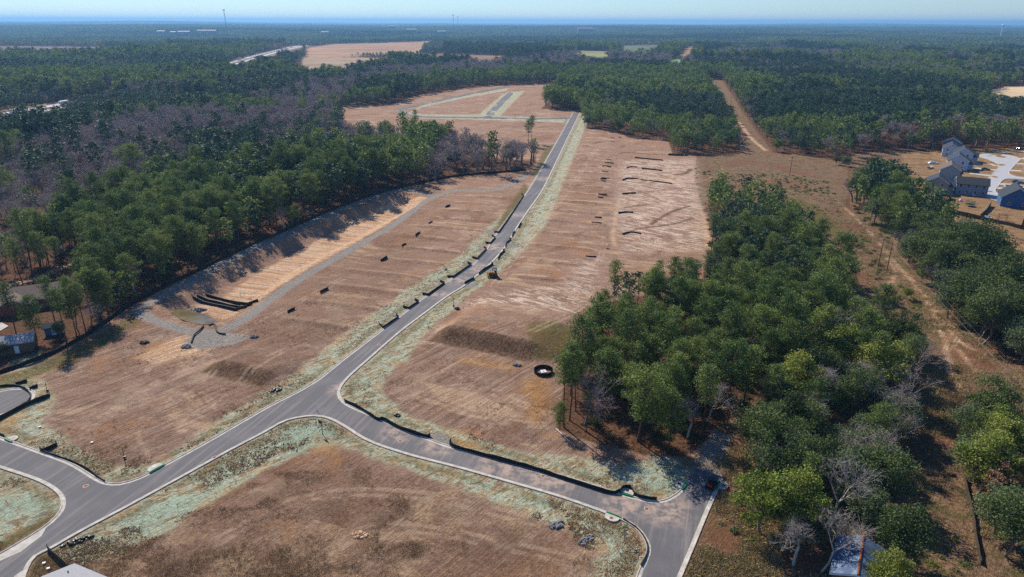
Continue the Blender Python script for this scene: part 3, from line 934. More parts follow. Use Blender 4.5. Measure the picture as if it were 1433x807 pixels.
# far fields
for n, c, p in FIELDW:
    lo, hi = p.min(0), p.max(0)
    cell = max(8.0, (hi - lo).max() / 110)
    gx = np.arange(lo[0], hi[0] + cell, cell)
    gy = np.arange(lo[1], hi[1] + cell, cell)
    FXX, FYY = np.meshgrid(gx, gy)
    sd_ = sdf(p, FXX.ravel(), FYY.ravel(), 60)
    zz = terrain(FXX.ravel(), FYY.ravel()) + 1.0
    w_ = len(gx)
    b = MB()
    b.v = [(float(x), float(y), float(z)) for x, y, z in zip(FXX.ravel(), FYY.ravel(), zz)]
    for j in range(len(gy) - 1):
        for i in range(w_ - 1):
            k = j * w_ + i
            if sd_[k] < cell * 0.5 and sd_[k + 1] < cell * 0.5 and sd_[k + w_] < cell * 0.5:
                b.f.append((k, k + 1, k + w_ + 1, k + w_)); b.mi.append(0)
    t = NT('dry field')
    base = hx(c)
    nn = t.math('ADD', t.math('MULTIPLY', t.noise(t.pos(), 0.006, 6, 0.7), 0.6), t.math('MULTIPLY', t.noise(t.map(t.pos(), 0.6, (0.004, 0.05, 1)), 1.0, 4, 0.7), 0.4))
    mt = t.done(t.bsdf(t.mix(t.sm(nn, 0.38, 0.62), tuple(x * 0.72 for x in base[:3]) + (1,), tuple(x * 1.2 for x in base[:3]) + (1,)), 0.95, 0.1))
    o = b.build("field", mt)
    o['kind'] = 'structure'

# ================================================================== vegetation
def leaf_mat(name, cols, rough=0.65, transl=0.22):
    t = NT(name)
    tint = t.attr('tint')
    rnd = t.node("ShaderNodeObjectInfo").outputs['Random']
    a = t.mix(tint, hx(cols[0]), hx(cols[1]))
    b = t.mix(tint, hx(cols[2]), hx(cols[3]))
    col = t.mix(t.sm(rnd, 0.0, 1.0), a, b)
    s1 = t.bsdf(col, rough, 0.12)
    tr = t.node("ShaderNodeBsdfTranslucent")
    t.put(tr.inputs[0], col)
    mx = t.node("ShaderNodeMixShader")
    mx.inputs[0].default_value = transl
    t.t.links.new(s1, mx.inputs[1])
    t.t.links.new(tr.outputs[0], mx.inputs[2])
    return t.done(mx.outputs[0])


L_PINE = leaf_mat("pine needles", ('#324222', '#728a48', '#4f6031', '#9aa657'))
L_OAK = leaf_mat("evergreen leaves", ('#33442a', '#5c6f3e', '#4b5833', '#77854c'))
L_GREY = leaf_mat("grey green leaves", ('#48573c', '#76855e', '#566440', '#87946a'))
L_LIME = leaf_mat("yellow green leaves", ('#56642a', '#8c9a44', '#6c7636', '#a6a850'))
L_BUSH = leaf_mat("shrub leaves", ('#465230', '#78844c', '#7a6a48', '#9c8c64'))
L_RUST = leaf_mat("withered brown leaves", ('#6e5040', '#a07a60', '#80574a', '#b48f72'))
T_TWIG = leaf_mat("bare twigs", ('#7d7274', '#ab9f9f', '#8c7d78', '#b8aaa2'), 0.85, 0.0)
T_PALE = leaf_mat("bleached twigs", ('#7f7a78', '#aaa39e', '#8a8078', '#b5aca2'), 0.85, 0.0)
L_PINE_DK = leaf_mat("dark pine needles", ('#25332a', '#48604a', '#33442f', '#5f7550'))
BARK_P = plain('pine bark', '#5b4a40', 0.95, var=0.35, scale=2)
BARK_G = plain('grey bark', '#7d746c', 0.95, var=0.3, scale=2)
BARK_W = plain('pale dead bark', '#b0a8a0', 0.95, var=0.2, scale=2)


def quads_at(c, size, r, flat=0.0, asp_=(0.5, 0.95)):
    """random oriented leaf quads; c (N,3), size (N,)"""
    n = len(c)
    a = r.normal(size=(n, 3))
    a[:, 2] *= (1 - flat)
    a /= np.linalg.norm(a, axis=1)[:, None]
    b = r.normal(size=(n, 3))
    b -= (a * b).sum(1)[:, None] * a
    b /= np.linalg.norm(b, axis=1)[:, None]
    s = size[:, None]
    asp = r.uniform(asp_[0], asp_[1], (n, 1))
    v = np.stack([c - a * s, c + b * s * asp, c + a * s, c - b * s * asp], 1) * 1.0
    return v.reshape(-1, 3)


def mesh_np(name, V, Q, mats, tint=None, mi=None):
    me = bpy.data.meshes.new(name)
    me.vertices.add(len(V))
    me.vertices.foreach_set('co', np.asarray(V, np.float32).ravel())
    Q = np.asarray(Q, np.int32)
    k = Q.shape[1]
    me.loops.add(Q.size)
    me.loops.foreach_set('vertex_index', Q.ravel())
    me.polygons.add(len(Q))
    me.polygons.foreach_set('loop_start', np.arange(0, Q.size, k, dtype=np.int32))
    for mt in mats:
        me.materials.append(mt)
    if mi is not None:
        me.polygons.foreach_set('material_index', np.asarray(mi, np.int32))
    if tint is not None:
        at = me.attributes.new('tint', 'FLOAT', 'POINT')
        at.data.foreach_set('value', np.asarray(tint, np.float32))
    me.update(calc_edges=True)
    return me


def tubes_np(segs, n=3):
    """segs: list of (p0, r0, p1, r1) -> verts, quads"""
    S = len(segs)
    p0 = np.array([s[0] for s in segs]); p1 = np.array([s[2] for s in segs])
    r0 = np.array([s[1] for s in segs]); r1 = np.array([s[3] for s in segs])
    d = p1 - p0
    d /= np.maximum(np.linalg.norm(d, axis=1)[:, None], 1e-6)
    ref = np.where(np.abs(d[:, 2:3]) < 0.9, np.array([[0, 0, 1.0]]), np.array([[1.0, 0, 0]]))
    a = np.cross(d, ref)
    a /= np.linalg.norm(a, axis=1)[:, None]
    b = np.cross(d, a)
    V = np.zeros((S, 2, n, 3))
    for j in range(n):
        t = 2 * math.pi * j / n
        o = a * math.cos(t) + b * math.sin(t)
        V[:, 0, j] = p0 + o * r0[:, None]
        V[:, 1, j] = p1 + o * r1[:, None]
    Q = []
    base = np.arange(S) * 2 * n
    for j in range(n):
        j2 = (j + 1) % n
        Q.append(np.stack([base + j, base + j2, base + n + j2, base + n + j], 1))
    return V.reshape(-1, 3), np.concatenate(Q)


def bent_trunk(h, r0, r, lean=0.02, rt=0.12):
    pts, p = [], np.zeros(3)
    n = 7
    w1, w2 = r.normal(0, lean, 2), r.normal(0, lean, 2)
    for i in range(n + 1):
        t = i / n
        pts.append(np.array([h * (w1[0] * t + w2[0] * math.sin(3 * t)), h * (w1[1] * t + w2[1] * math.sin(3 * t)), h * t]))
    rad = [r0 * ((1 - i / n) ** 0.8 * (1 - rt) + rt) for i in range(n + 1)]
    return pts, rad


def on(pts, t):
    n = len(pts) - 1
    i = min(int(t * n), n - 1)
    f = t * n - i
    return pts[i] * (1 - f) + pts[i + 1] * f


def pine(seed, h=18.0, crown0=0.42, rad=3.1, nl=46, leaf=0.23, per=26, lod=False):
    """loblolly pine: straight trunk, whorled limbs carrying tufts of needles -> trunk mesh data, crown mesh data"""
    r = np.random.default_rng(seed)
    pts, rr = bent_trunk(h, 0.21 if h > 12 else 0.13, r, 0.02)
    segs = [(pts[i], rr[i], pts[i + 1], rr[i + 1]) for i in range(len(pts) - 1)]
    nt_ = len(segs)
    C, S, T = [], [], []
    lim = []
    for k in range(nl):
        t = crown0 + (1 - crown0) * ((k + r.uniform(0, 1)) / nl)
        q = (t - crown0) / (1 - crown0)
        prof = (0.55 + 1.0 * q) if q < 0.4 else 0.95 * (1 - ((q - 0.4) / 0.6) ** 2.1) + 0.16
        L = rad * prof * r.uniform(0.5, 1.2)
        az = k * 2.399 + r.uniform(-0.5, 0.5)
        up = 0.15 + 0.5 * q + r.uniform(-0.15, 0.15)
        d = np.array([math.cos(az), math.sin(az), up])
        d /= np.linalg.norm(d)
        o = on(pts, t)
        e = o + d * L
        lim.append((o, 0.05, e, 0.015))
        for s in np.linspace(0.5, 1.0, max(2, int(L / 0.85)) if not lod else 2):
            c = o + d * L * s + r.normal(0, 0.18, 3)
            nn = int(per * r.uniform(0.7, 1.3)) if not lod else max(2, int(per * 0.4))
            sp = 0.5 if not lod else 0.8
            pp = c + r.normal(0, 1, (nn, 3)) * np.array([sp, sp, sp * 0.62])
            C.append(pp)
            S.append(r.uniform(0.7, 1.25, nn) * leaf)
            T.append(np.full(nn, np.clip(r.uniform(0, 0.75) + 0.25 * q, 0, 1)))
    # a few dead stubs below the crown
    for k in range(5):
        t = crown0 * r.uniform(0.45, 1.0)
        az = r.uniform(0, 6.28)
        o = on(pts, t)
        segs.append((o, 0.03, o + np.array([math.cos(az), math.sin(az), 0.1]) * r.uniform(0.5, 1.5), 0.012))
    C, S, T = np.concatenate(C), np.concatenate(S), np.concatenate(T)
    tv, tq = tubes_np(segs + ([] if lod else lim), 6 if not lod else 4)
    lv = quads_at(C, S, r, 0.2, (0.3, 0.6) if not lod else (0.5, 0.9))
    lq = np.arange(len(lv)).reshape(-1, 4)
    return tv, tq, lv, lq, np.repeat(T, 4)


def broadleaf(seed, h=11.0, rad=5.0, nlobe=22, leaf=0.26, per=130, lod=False, open_=0.0):
    """round headed evergreen: lobes of leaves on forked limbs"""
    r = np.random.default_rng(seed)
    base = h * 0.10
    segs = []
    pts, rr = bent_trunk(h * 0.45, 0.26, r, 0.05, 0.5)
    segs += [(pts[i], rr[i], pts[i + 1], rr[i + 1]) for i in range(len(pts) - 1)]
    C, S, T = [], [], []
    for k in range(nlobe):
        u = (k + 0.5) / nlobe
        el = math.asin(min(1, max(-0.25, -0.22 + 1.2 * u)))
        az = k * 2.399 + r.uniform(-0.4, 0.4)
        q = r.uniform(0.45, 1.15)
        c = np.array([rad * 0.78 * q * math.cos(el) * math.cos(az), rad * 0.78 * q * math.cos(el) * math.sin(az), base + (h - base) * 0.42 + (h - base) * 0.5 * q * math.sin(el)])
        lr = rad * r.uniform(0.18, 0.40)
        o = on(pts, r.uniform(0.5, 1.0))
        mid = (o + c) / 2 + r.normal(0, 0.3, 3)
        segs += [(o, 0.10, mid, 0.06), (mid, 0.06, c, 0.02)]
        for _ in range(3):
            segs.append((c, 0.02, c + r.normal(0, lr * 0.6, 3), 0.006))
        nn = int(per * r.uniform(0.7, 1.3) * (1 - open_))
        d = r.normal(size=(nn, 3))
        d /= np.linalg.norm(d, axis=1)[:, None]
        d[:, 2] = np.abs(d[:, 2]) * 0.8 + d[:, 2] * 0.2
        rad_ = lr * r.uniform(0.45, 1.08, (nn, 1))
        pp = c + d * rad_
        sub = r.integers(0, 5, nn)
        off = r.normal(0, lr * 0.22, (5, 3))
        pp = pp + off[sub]
        C.append(pp)
        S.append(r.uniform(0.65, 1.3, nn) * leaf)
        tb = np.clip(r.uniform(0.1, 0.9, 5)[sub] * 0.7 + r.uniform(0, 0.3) + 0.1 * u, 0, 1)
        T.append(tb)
    C, S, T = np.concatenate(C), np.concatenate(S), np.concatenate(T)
    tv, tq = tubes_np(segs, 5 if not lod else 3)
    lv = quads_at(C, S, r, 0.1)
    return tv, tq, lv, np.arange(len(lv)).reshape(-1, 4), np.repeat(T, 4)


def bare(seed, h=13.0, spread=0.62, levels=4, twigs=3, thick=1.0, rust=0):
    """leafless tree: trunk and limbs -> 'trunk', fine branching -> 'crown'"""
    r = np.random.default_rng(seed)
    big, fine, tips = [], [], []

    def grow(p, d, L, rad, lev):
        n = 2 if lev < 3 else 1
        q = p
        for i in range(n):
            d2 = d + r.normal(0, 0.16, 3)
            d2[2] += 0.06
            d2 /= np.linalg.norm(d2)
            e = q + d2 * L / n
            ra, rb = rad * (1 - 0.3 * i / n), rad * (1 - 0.3 * (i + 1) / n)
            (big if lev < 2 else fine).append((q, ra, e, rb))
            if lev >= 1 and lev < levels:
                for _ in range(1):
                    side(q + (e - q) * r.uniform(0.3, 1), d2, L, rb, lev)
            q, d = e, d2
        if lev < levels:
            for _ in range(3 if lev < 2 else 2):
                side(q, d, L, rad * 0.7, lev)
        else:
            tips.append(q)

    def side(p, d, L, rad, lev):
        a = r.normal(size=3)
        a -= a.dot(d) * d
        a /= np.linalg.norm(a)
        f = spread * r.uniform(0.6, 1.3)
        d2 = d + a * f
        d2 /= np.linalg.norm(d2)
        grow(p, d2, L * r.uniform(0.55, 0.8), max(rad * 0.62, 0.018 * thick), lev + 1)
    grow(np.zeros(3), np.array([r.normal(0, 0.05), r.normal(0, 0.05), 1.0]), h * 0.36, 0.2 * thick, 0)
    tips = np.array(tips)
    fs = list(fine)
    for t in tips:
        for _ in range(twigs):
            d = r.normal(size=3)
            d[2] = abs(d[2]) * 0.8
            d /= np.linalg.norm(d)
            fs.append((t, 0.016 * thick, t + d * r.uniform(0.5, 1.2), 0.006 * thick))
    tv, tq = tubes_np(big, 6)
    lv, lq = tubes_np(fs, 3)
    sc_ = h / max(lv[:, 2].max(), 1)
    tint = np.repeat(r.uniform(0, 1, len(fs)), 6)
    return tv * sc_, tq, lv * sc_, lq, tint


def bush(seed, h=2.2, rad=1.6, n=260, leaf=0.2):
    r = np.random.default_rng(seed)
    c = r.normal(size=(n, 3))
    c /= np.linalg.norm(c, axis=1)[:, None]
    lob = r.normal(0, 0.35, (6, 3)) * rad
    c = c * (r.uniform(0.4, 1, (n, 1))) * np.array([rad * 0.7, rad * 0.7, h * 0.4]) + lob[r.integers(0, 6, n)] * np.array([1, 1, 0.4])
    c[:, 2] = np.abs(c[:, 2]) + 0.1
    st, sq = tubes_np([(np.array([0, 0, 0.0]), 0.05, np.array([r.normal(0, rad * .4), r.normal(0, rad * .4), h * 0.7]), 0.01) for _ in range(6)], 3)
    lv = quads_at(c, r.uniform(0.6, 1.3, n) * leaf, r)
    V = np.concatenate([st, lv])
    Q = np.concatenate([sq, np.arange(len(lv)).reshape(-1, 4) + len(st)])
    T = np.concatenate([np.zeros(len(st)), np.repeat(r.uniform(0, 1, n), 4)])
    return V, Q, T


def two(name, g, bark, leaf):
    tv, tq, lv, lq, tint = g
    return mesh_np('trunk', tv, tq, [bark]), mesh_np('crown', lv, lq, [leaf], tint)


def one(name, g, bark, leaf):
    tv, tq, lv, lq, tint = g
    V = np.concatenate([tv, lv])
    Q = np.concatenate([tq, lq + len(tv)])
    return mesh_np(name, V, Q, [bark, leaf], np.concatenate([np.full(len(tv), 0.3), tint]), np.concatenate([np.zeros(len(tq)), np.ones(len(lq))]))


TREES = {
    'pine': [two('p', pine(s, h, c0, rd, nl), BARK_P, L_PINE) for s, h, c0, rd, nl in
             ((1, 17.5, .36, 4.5, 66), (2, 18.5, .42, 4.1, 60), (3, 16.5, .32, 4.7, 66), (4, 19, .5, 3.4, 44), (5, 15.5, .30, 4.3, 60), (6, 18, .40, 4.8, 70), (7, 17.5, .6, 2.7, 30))],
    'broadleaf': [two('b', broadleaf(s, h, rd, nl + 8, lf * 0.62, 260), BARK_G, mt) for s, h, rd, nl, lf, mt in
                  ((11, 11, 5.0, 24, .26, L_OAK), (12, 10, 4.4, 20, .24, L_OAK), (13, 9, 4.6, 22, .25, L_GREY), (14, 12, 5.2, 26, .27, L_OAK), (15, 9.5, 4.8, 22, .25, L_GREY), (16, 10, 4.6, 22, .24, L_LIME), (17, 11, 4.6, 20, .25, L_LIME))],
    'bare': [two('d', bare(s, h, sp, 4, 3, th), bk, tw) for s, h, sp, th, bk, tw in
             ((21, 13, .6, 1.0, BARK_G, T_TWIG), (22, 11, .75, 1.0, BARK_G, T_TWIG), (23, 14, .55, 1.1, BARK_G, T_TWIG), (24, 10, .8, 1.3, BARK_W, T_PALE), (25, 12, .7, 1.2, BARK_W, T_PALE))],
}
rus = []
for s, h in ((31, 11), (32, 9)):
    a, b = bare(s, h, .7, 4, 2, 1.0), broadleaf(s + 5, h, 4.0, 18, .2, 60)
    rus.append((mesh_np('trunk', a[0], a[1], [BARK_G]), mesh_np('crown', np.concatenate([a[2], b[2]]), np.concatenate([a[3], b[3] + len(a[2])]), [L_RUST], np.concatenate([a[4] * 0.4, b[4]]))))
TREES['russet'] = rus
BUSH = []
for s in range(41, 46):
    V, Q, T = bush(s)
    BUSH.append(mesh_np('shrub', V, Q, [L_BUSH if s < 44 else L_LIME], T))

# light versions for the forests
LOD = {
    'pine': [one('pine', pine(s, h, c0, rd, 34, 0.62, 10, True), BARK_P, L_PINE if s < 54 else L_PINE_DK) for s, h, c0, rd in ((51, 17.5, .36, 4.2), (52, 18.5, .42, 3.8), (53, 16.5, .32, 4.4), (54, 19, .46, 3.4), (55, 17.5, .38, 4.3))],
    'broadleaf': [one('broadleaf', broadleaf(s, h, rd, 14, .5, 24, True), BARK_G, mt) for s, h, rd, mt in ((61, 12, 4.6, L_OAK), (62, 11, 4.2, L_GREY), (63, 13, 4.4, L_OAK))],
    'bare': [one('bare', bare(s, h, sp, 3, 9, 3.0), BARK_G, T_TWIG) for s, h, sp in ((71, 14, .6), (72, 13, .7), (73, 15, .55))],
    'russet': [one('russet', broadleaf(s, h, 4.0, 14, .42, 22, True, 0.2), BARK_G, L_RUST) for s, h in ((81, 11), (82, 10))],
}


def patch(seed, kinds, size=70, n=110, k=20, pm_=None):
    """a piece of far canopy: many small crowns on stems"""
    r = np.random.default_rng(seed)
    C, S, T, MI = [], [], [], []
    mats = [pm_ or L_PINE, T_TWIG, L_OAK]
    for i in range(n):
        x, y = r.uniform(-size / 2, size / 2, 2)
        kd = int(r.choice(3, p=kinds))
        h = r.uniform(13, 19) if kd == 0 else r.uniform(9, 14)
        c = r.normal(0, 1, (k, 3))
        c /= np.linalg.norm(c, axis=1)[:, None]
        c = c * np.array([2.9, 2.9, h * 0.3]) * r.uniform(0.5, 1, (k, 1)) + np.array([x, y, h * 0.68])
        C.append(c); S.append(r.uniform(0.8, 1.5, k) * 1.25)
        T.append(np.clip(np.full(k, r.uniform(0, 1)) + r.normal(0, 0.15, k), 0, 1)); MI.append(np.full(k, kd))
    lv = quads_at(np.concatenate(C), np.concatenate(S), r)
    return mesh_np('canopy', lv, np.arange(len(lv)).reshape(-1, 4), mats, np.repeat(np.concatenate(T), 4), np.concatenate(MI))


PATCH = [patch(91, (.8, .05, .15)), patch(92, (.85, .05, .10), pm_=L_PINE_DK), patch(93, (.15, .75, .1)), patch(94, (.35, .5, .15))]

# ------------------------------------------------------------------ where trees stand
Z_WOOD = W([(842, 462), (838, 408, 8), (852, 366, 13), (905, 362, 13), (940, 366, 13), (986, 366, 13), (990, 345), (984, 318), (980, 296), (996, 282), (1040, 284), (1090, 292), (1120, 326), (1160, 376), (1190, 425), (1196, 460), (1165, 485), (1130, 505), (1085, 540), (1040, 575), (1005, 598), (980, 612), (900, 625), (835, 608), (795, 598), (803, 545), (825, 495)])
Z_MIX = W([(1196, 462), (1250, 455), (1272, 490), (1276, 540), (1268, 610), (1250, 690), (1256, 770), (1250, 812), (1115, 800), (1090, 745), (1062, 700), (1035, 660), (1045, 615), (1075, 580), (1105, 545), (1140, 510), (1190, 480)])
Z_OAKS = W([(1186, 284), (1206, 310), (1244, 333), (1268, 363), (1310, 419), (1350, 462), (1388, 495), (1440, 528), (1500, 562), (1500, 490), (1425, 440), (1388, 400), (1358, 360), (1320, 328), (1288, 308), (1268, 294), (1258, 264), (1222, 260)])
Z_SE = W([(1350, 588), (1395, 600), (1433, 632), (1510, 680), (1560, 860), (1398, 860), (1380, 800), (1364, 730), (1350, 660)])
P_BARE = [W([(-200, 250), (0, 222), (120, 212), (262, 222), (280, 250), (215, 268), (170, 300), (80, 340), (30, 380), (-60, 395), (-250, 420)]),
          W([(596, 258), (690, 246), (742, 236), (752, 218), (748, 196), (690, 200), (640, 206), (600, 232)]),
          W([(80, 215), (150, 185), (250, 165), (370, 165), (450, 150), (500, 165), (420, 190), (330, 205), (200, 222), (100, 232)]),
          W([(330, 150), (440, 130), (520, 108), (700, 92), (800, 78), (960, 84), (985, 104), (960, 100), (860, 96), (760, 104), (640, 112), (520, 128), (480, 150), (400, 165)])]
P_RUSS = [W([(1195, 228), (1260, 210), (1433, 200), (1560, 195), (1560, 178), (1400, 184), (1290, 190), (1200, 208), (1150, 216)]),
          W([(868, 188), (935, 197), (930, 190), (870, 182)])]
P_BARE2 = W([(975, 77), (1030, 70), (1100, 71), (1180, 74), (1265, 73), (1268, 79), (1150, 84), (1060, 80), (985, 88)])


def inside(poly, x, y):
    return sdf(poly, x, y, 3.0) < 0


clear_polys = [WOODGAP, SITE, OFFLEFT, CORR, YARD, LEFTYARD, SCRUB, LOWPOLY, HWCLEAR, np.array(STREET)] + [p for _, _, p in FIELDW]


def free(x, y, margin=1.0):
    ok = np.ones(x.shape, bool)
    for p in clear_polys:
        ok &= sdf(p, x, y, 6.0) > margin
    ok &= (dline(HIGHWAY, x, y, 40) > np.where(y < 760, 24, 17))
    rs = sdf(RIGHTSIDE, x, y, 6.0) < 0
    zn = np.min([sdf(z_, x, y, 6.0) for z_ in (Z_WOOD, Z_MIX, Z_OAKS, Z_SE)], axis=0) < 0
    ok &= (~rs) | zn
    ok &= np.hypot(x - CULC[0], y - CULC[1]) > 14
    ok &= dline(np.array([[CULC[0] - 6, CULC[1] + 9], [CULC[0] - 14, CULC[1] + 22]]), x, y, 20) > 10
    return ok


def scatter(y0, y1, cell, seed, half=0.82, lim=None):
    """jittered grid over the part of the plain the photograph looks at"""
    r = np.random.default_rng(seed)
    ys_ = np.arange(y0, y1, cell)
    xm = half * y1 + 60
    xs_ = np.arange(-xm, xm, cell)
    X, Y = np.meshgrid(xs_, ys_)
    X = X.ravel() + r.uniform(-0.48, 0.48, X.size) * cell
    Y = Y.ravel() + r.uniform(-0.48, 0.48, Y.size) * cell
    k = np.abs(X) < half * Y + 45
    return X[k], Y[k], r


def kinds_for(X, Y, r):
    """0 pine, 1 broadleaf, 2 bare, 3 russet"""
    n1 = vnoise(X, Y, 130, 11) * 0.6 + vnoise(X, Y, 45, 12) * 0.4
    pb = np.where(Y > 760, np.clip((n1 - 0.53) * 6, 0.05, 0.85), np.clip((n1 - 0.60) * 4, 0.06, 0.75))
    pr = np.full(X.shape, 0.015)
    pl = np.full(X.shape, 0.05)
    near_p = inside(Z_WOOD, X, Y)
    pb[near_p], pl[near_p], pr[near_p] = 0.05, 0.04, 0.01
    for p in P_BARE + [P_BARE2]:
        k = inside(p, X, Y)
        pb[k] = 0.955 if p is P_BARE[1] else 0.93
        pl[k] = 0.01
        pr[k] = 0.01
    k = (~np.any([inside(p, X, Y) for p in P_BARE], axis=0)) & (X < 20) & (Y > 120) & (Y < 330)
    pb[k] = np.minimum(pb[k], 0.12)
    k = (X > 60) & (Y > 330) & (Y < 1050)
    pb[k] = np.minimum(pb[k], 0.10)
    for p in P_RUSS:
        k = inside(p, X, Y)
        pb[k], pr[k], pl[k] = 0.30, 0.48, 0.02
    k = inside(Z_MIX, X, Y)
    pb[k], pl[k], pr[k] = 0.24, 0.52, 0.02
    k = inside(Z_OAKS, X, Y)
    pb[k], pl[k], pr[k] = 0.05, 0.86, 0.04
    k = inside(Z_OAKS, X, Y) & (Y > 255)
    pb[k], pl[k], pr[k] = 0.04, 0.12, 0.0
    k = inside(Z_SE, X, Y)
    pb[k], pl[k], pr[k] = 0.22, 0.72, 0.04
    u = r.uniform(0, 1, X.shape)
    kd = np.zeros(X.shape, int)
    kd[u < pb + pl + pr] = 3
    kd[u < pb + pl] = 1
    kd[u < pb] = 2
    return kd


# near and middle distance
ROWPOLY = W([(400, 80), (428, 74), (620, 69), (620, 86), (400, 88)])
TX, TY, TK, TS = [], [], [], []
for y0, y1, cell, seed, gro in ((66, 330, 5.4, 1, 1.0), (330, 760, 5.7, 2, 1.0), (760, 1300, 6.6, 3, 1.08), (1300, 2300, 8.4, 4, 1.25)):
    X, Y, r = scatter(y0, y1, cell, seed)
    k = free(X, Y)
    X, Y = X[k], Y[k]
    kd = kinds_for(X, Y, r)
    # broadleaves stand further apart
    drop = ((kd == 1) & (r.uniform(0, 1, X.shape) < np.where(inside(Z_MIX, X, Y) | inside(Z_OAKS, X, Y) | inside(Z_SE, X, Y), 0.0, 0.42)) & (Y < 760)) | ((kd == 2) & (r.uniform(0, 1, X.shape) < 0.12))
    drop |= inside(Z_WOOD, X, Y) & (r.uniform(0, 1, X.shape) < 0.05)
    drop |= (Y < 80) | ((X > 0) & (Y < 84))
    X, Y, kd = X[~drop], Y[~drop], kd[~drop]
    s = r.uniform(0.66, 1.16, X.shape) * gro
    s[kd == 1] = r.uniform(0.72, 1.2, (kd == 1).sum()) * gro
    s[(X > 60) & (Y > 330) & (Y < 1300) & (kd == 0)] *= 0.86
    s *= np.where((dline(HIGHWAY, X, Y, 200) < 140) & (Y < 740), 0.65, 1.0)
    s *= np.where(sdf(ROWPOLY, X, Y, 60) < 0, 0.5, 1.0)
    s *= 0.82 + 0.36 * vnoise(X, Y, 38, 51)
    s *= np.where(Y > 330, 0.78 + 0.44 * vnoise(X, Y, 150, 52), 1.0)
    s[inside(Z_WOOD, X, Y)] *= 0.90
    s[inside(Z_WOOD, X, Y) & (Y > 185)] *= 0.88
    s[inside(Z_OAKS, X, Y) & (kd == 1)] *= 1.3
    s[inside(Z_MIX, X, Y)] *= 1.05
    s[inside(Z_MIX, X, Y) & (kd == 0)] *= 0.7
    s[inside(Z_SE, X, Y) & (kd == 0)] *= 0.6
    s[inside(Z_OAKS, X, Y) & (kd == 0)] *= 0.95
    s[inside(P_BARE2, X, Y)] *= 0.8
    TX.append(X); TY.append(Y); TK.append(kd); TS.append(s)
TX, TY, TK, TS = map(np.concatenate, (TX, TY, TK, TS))

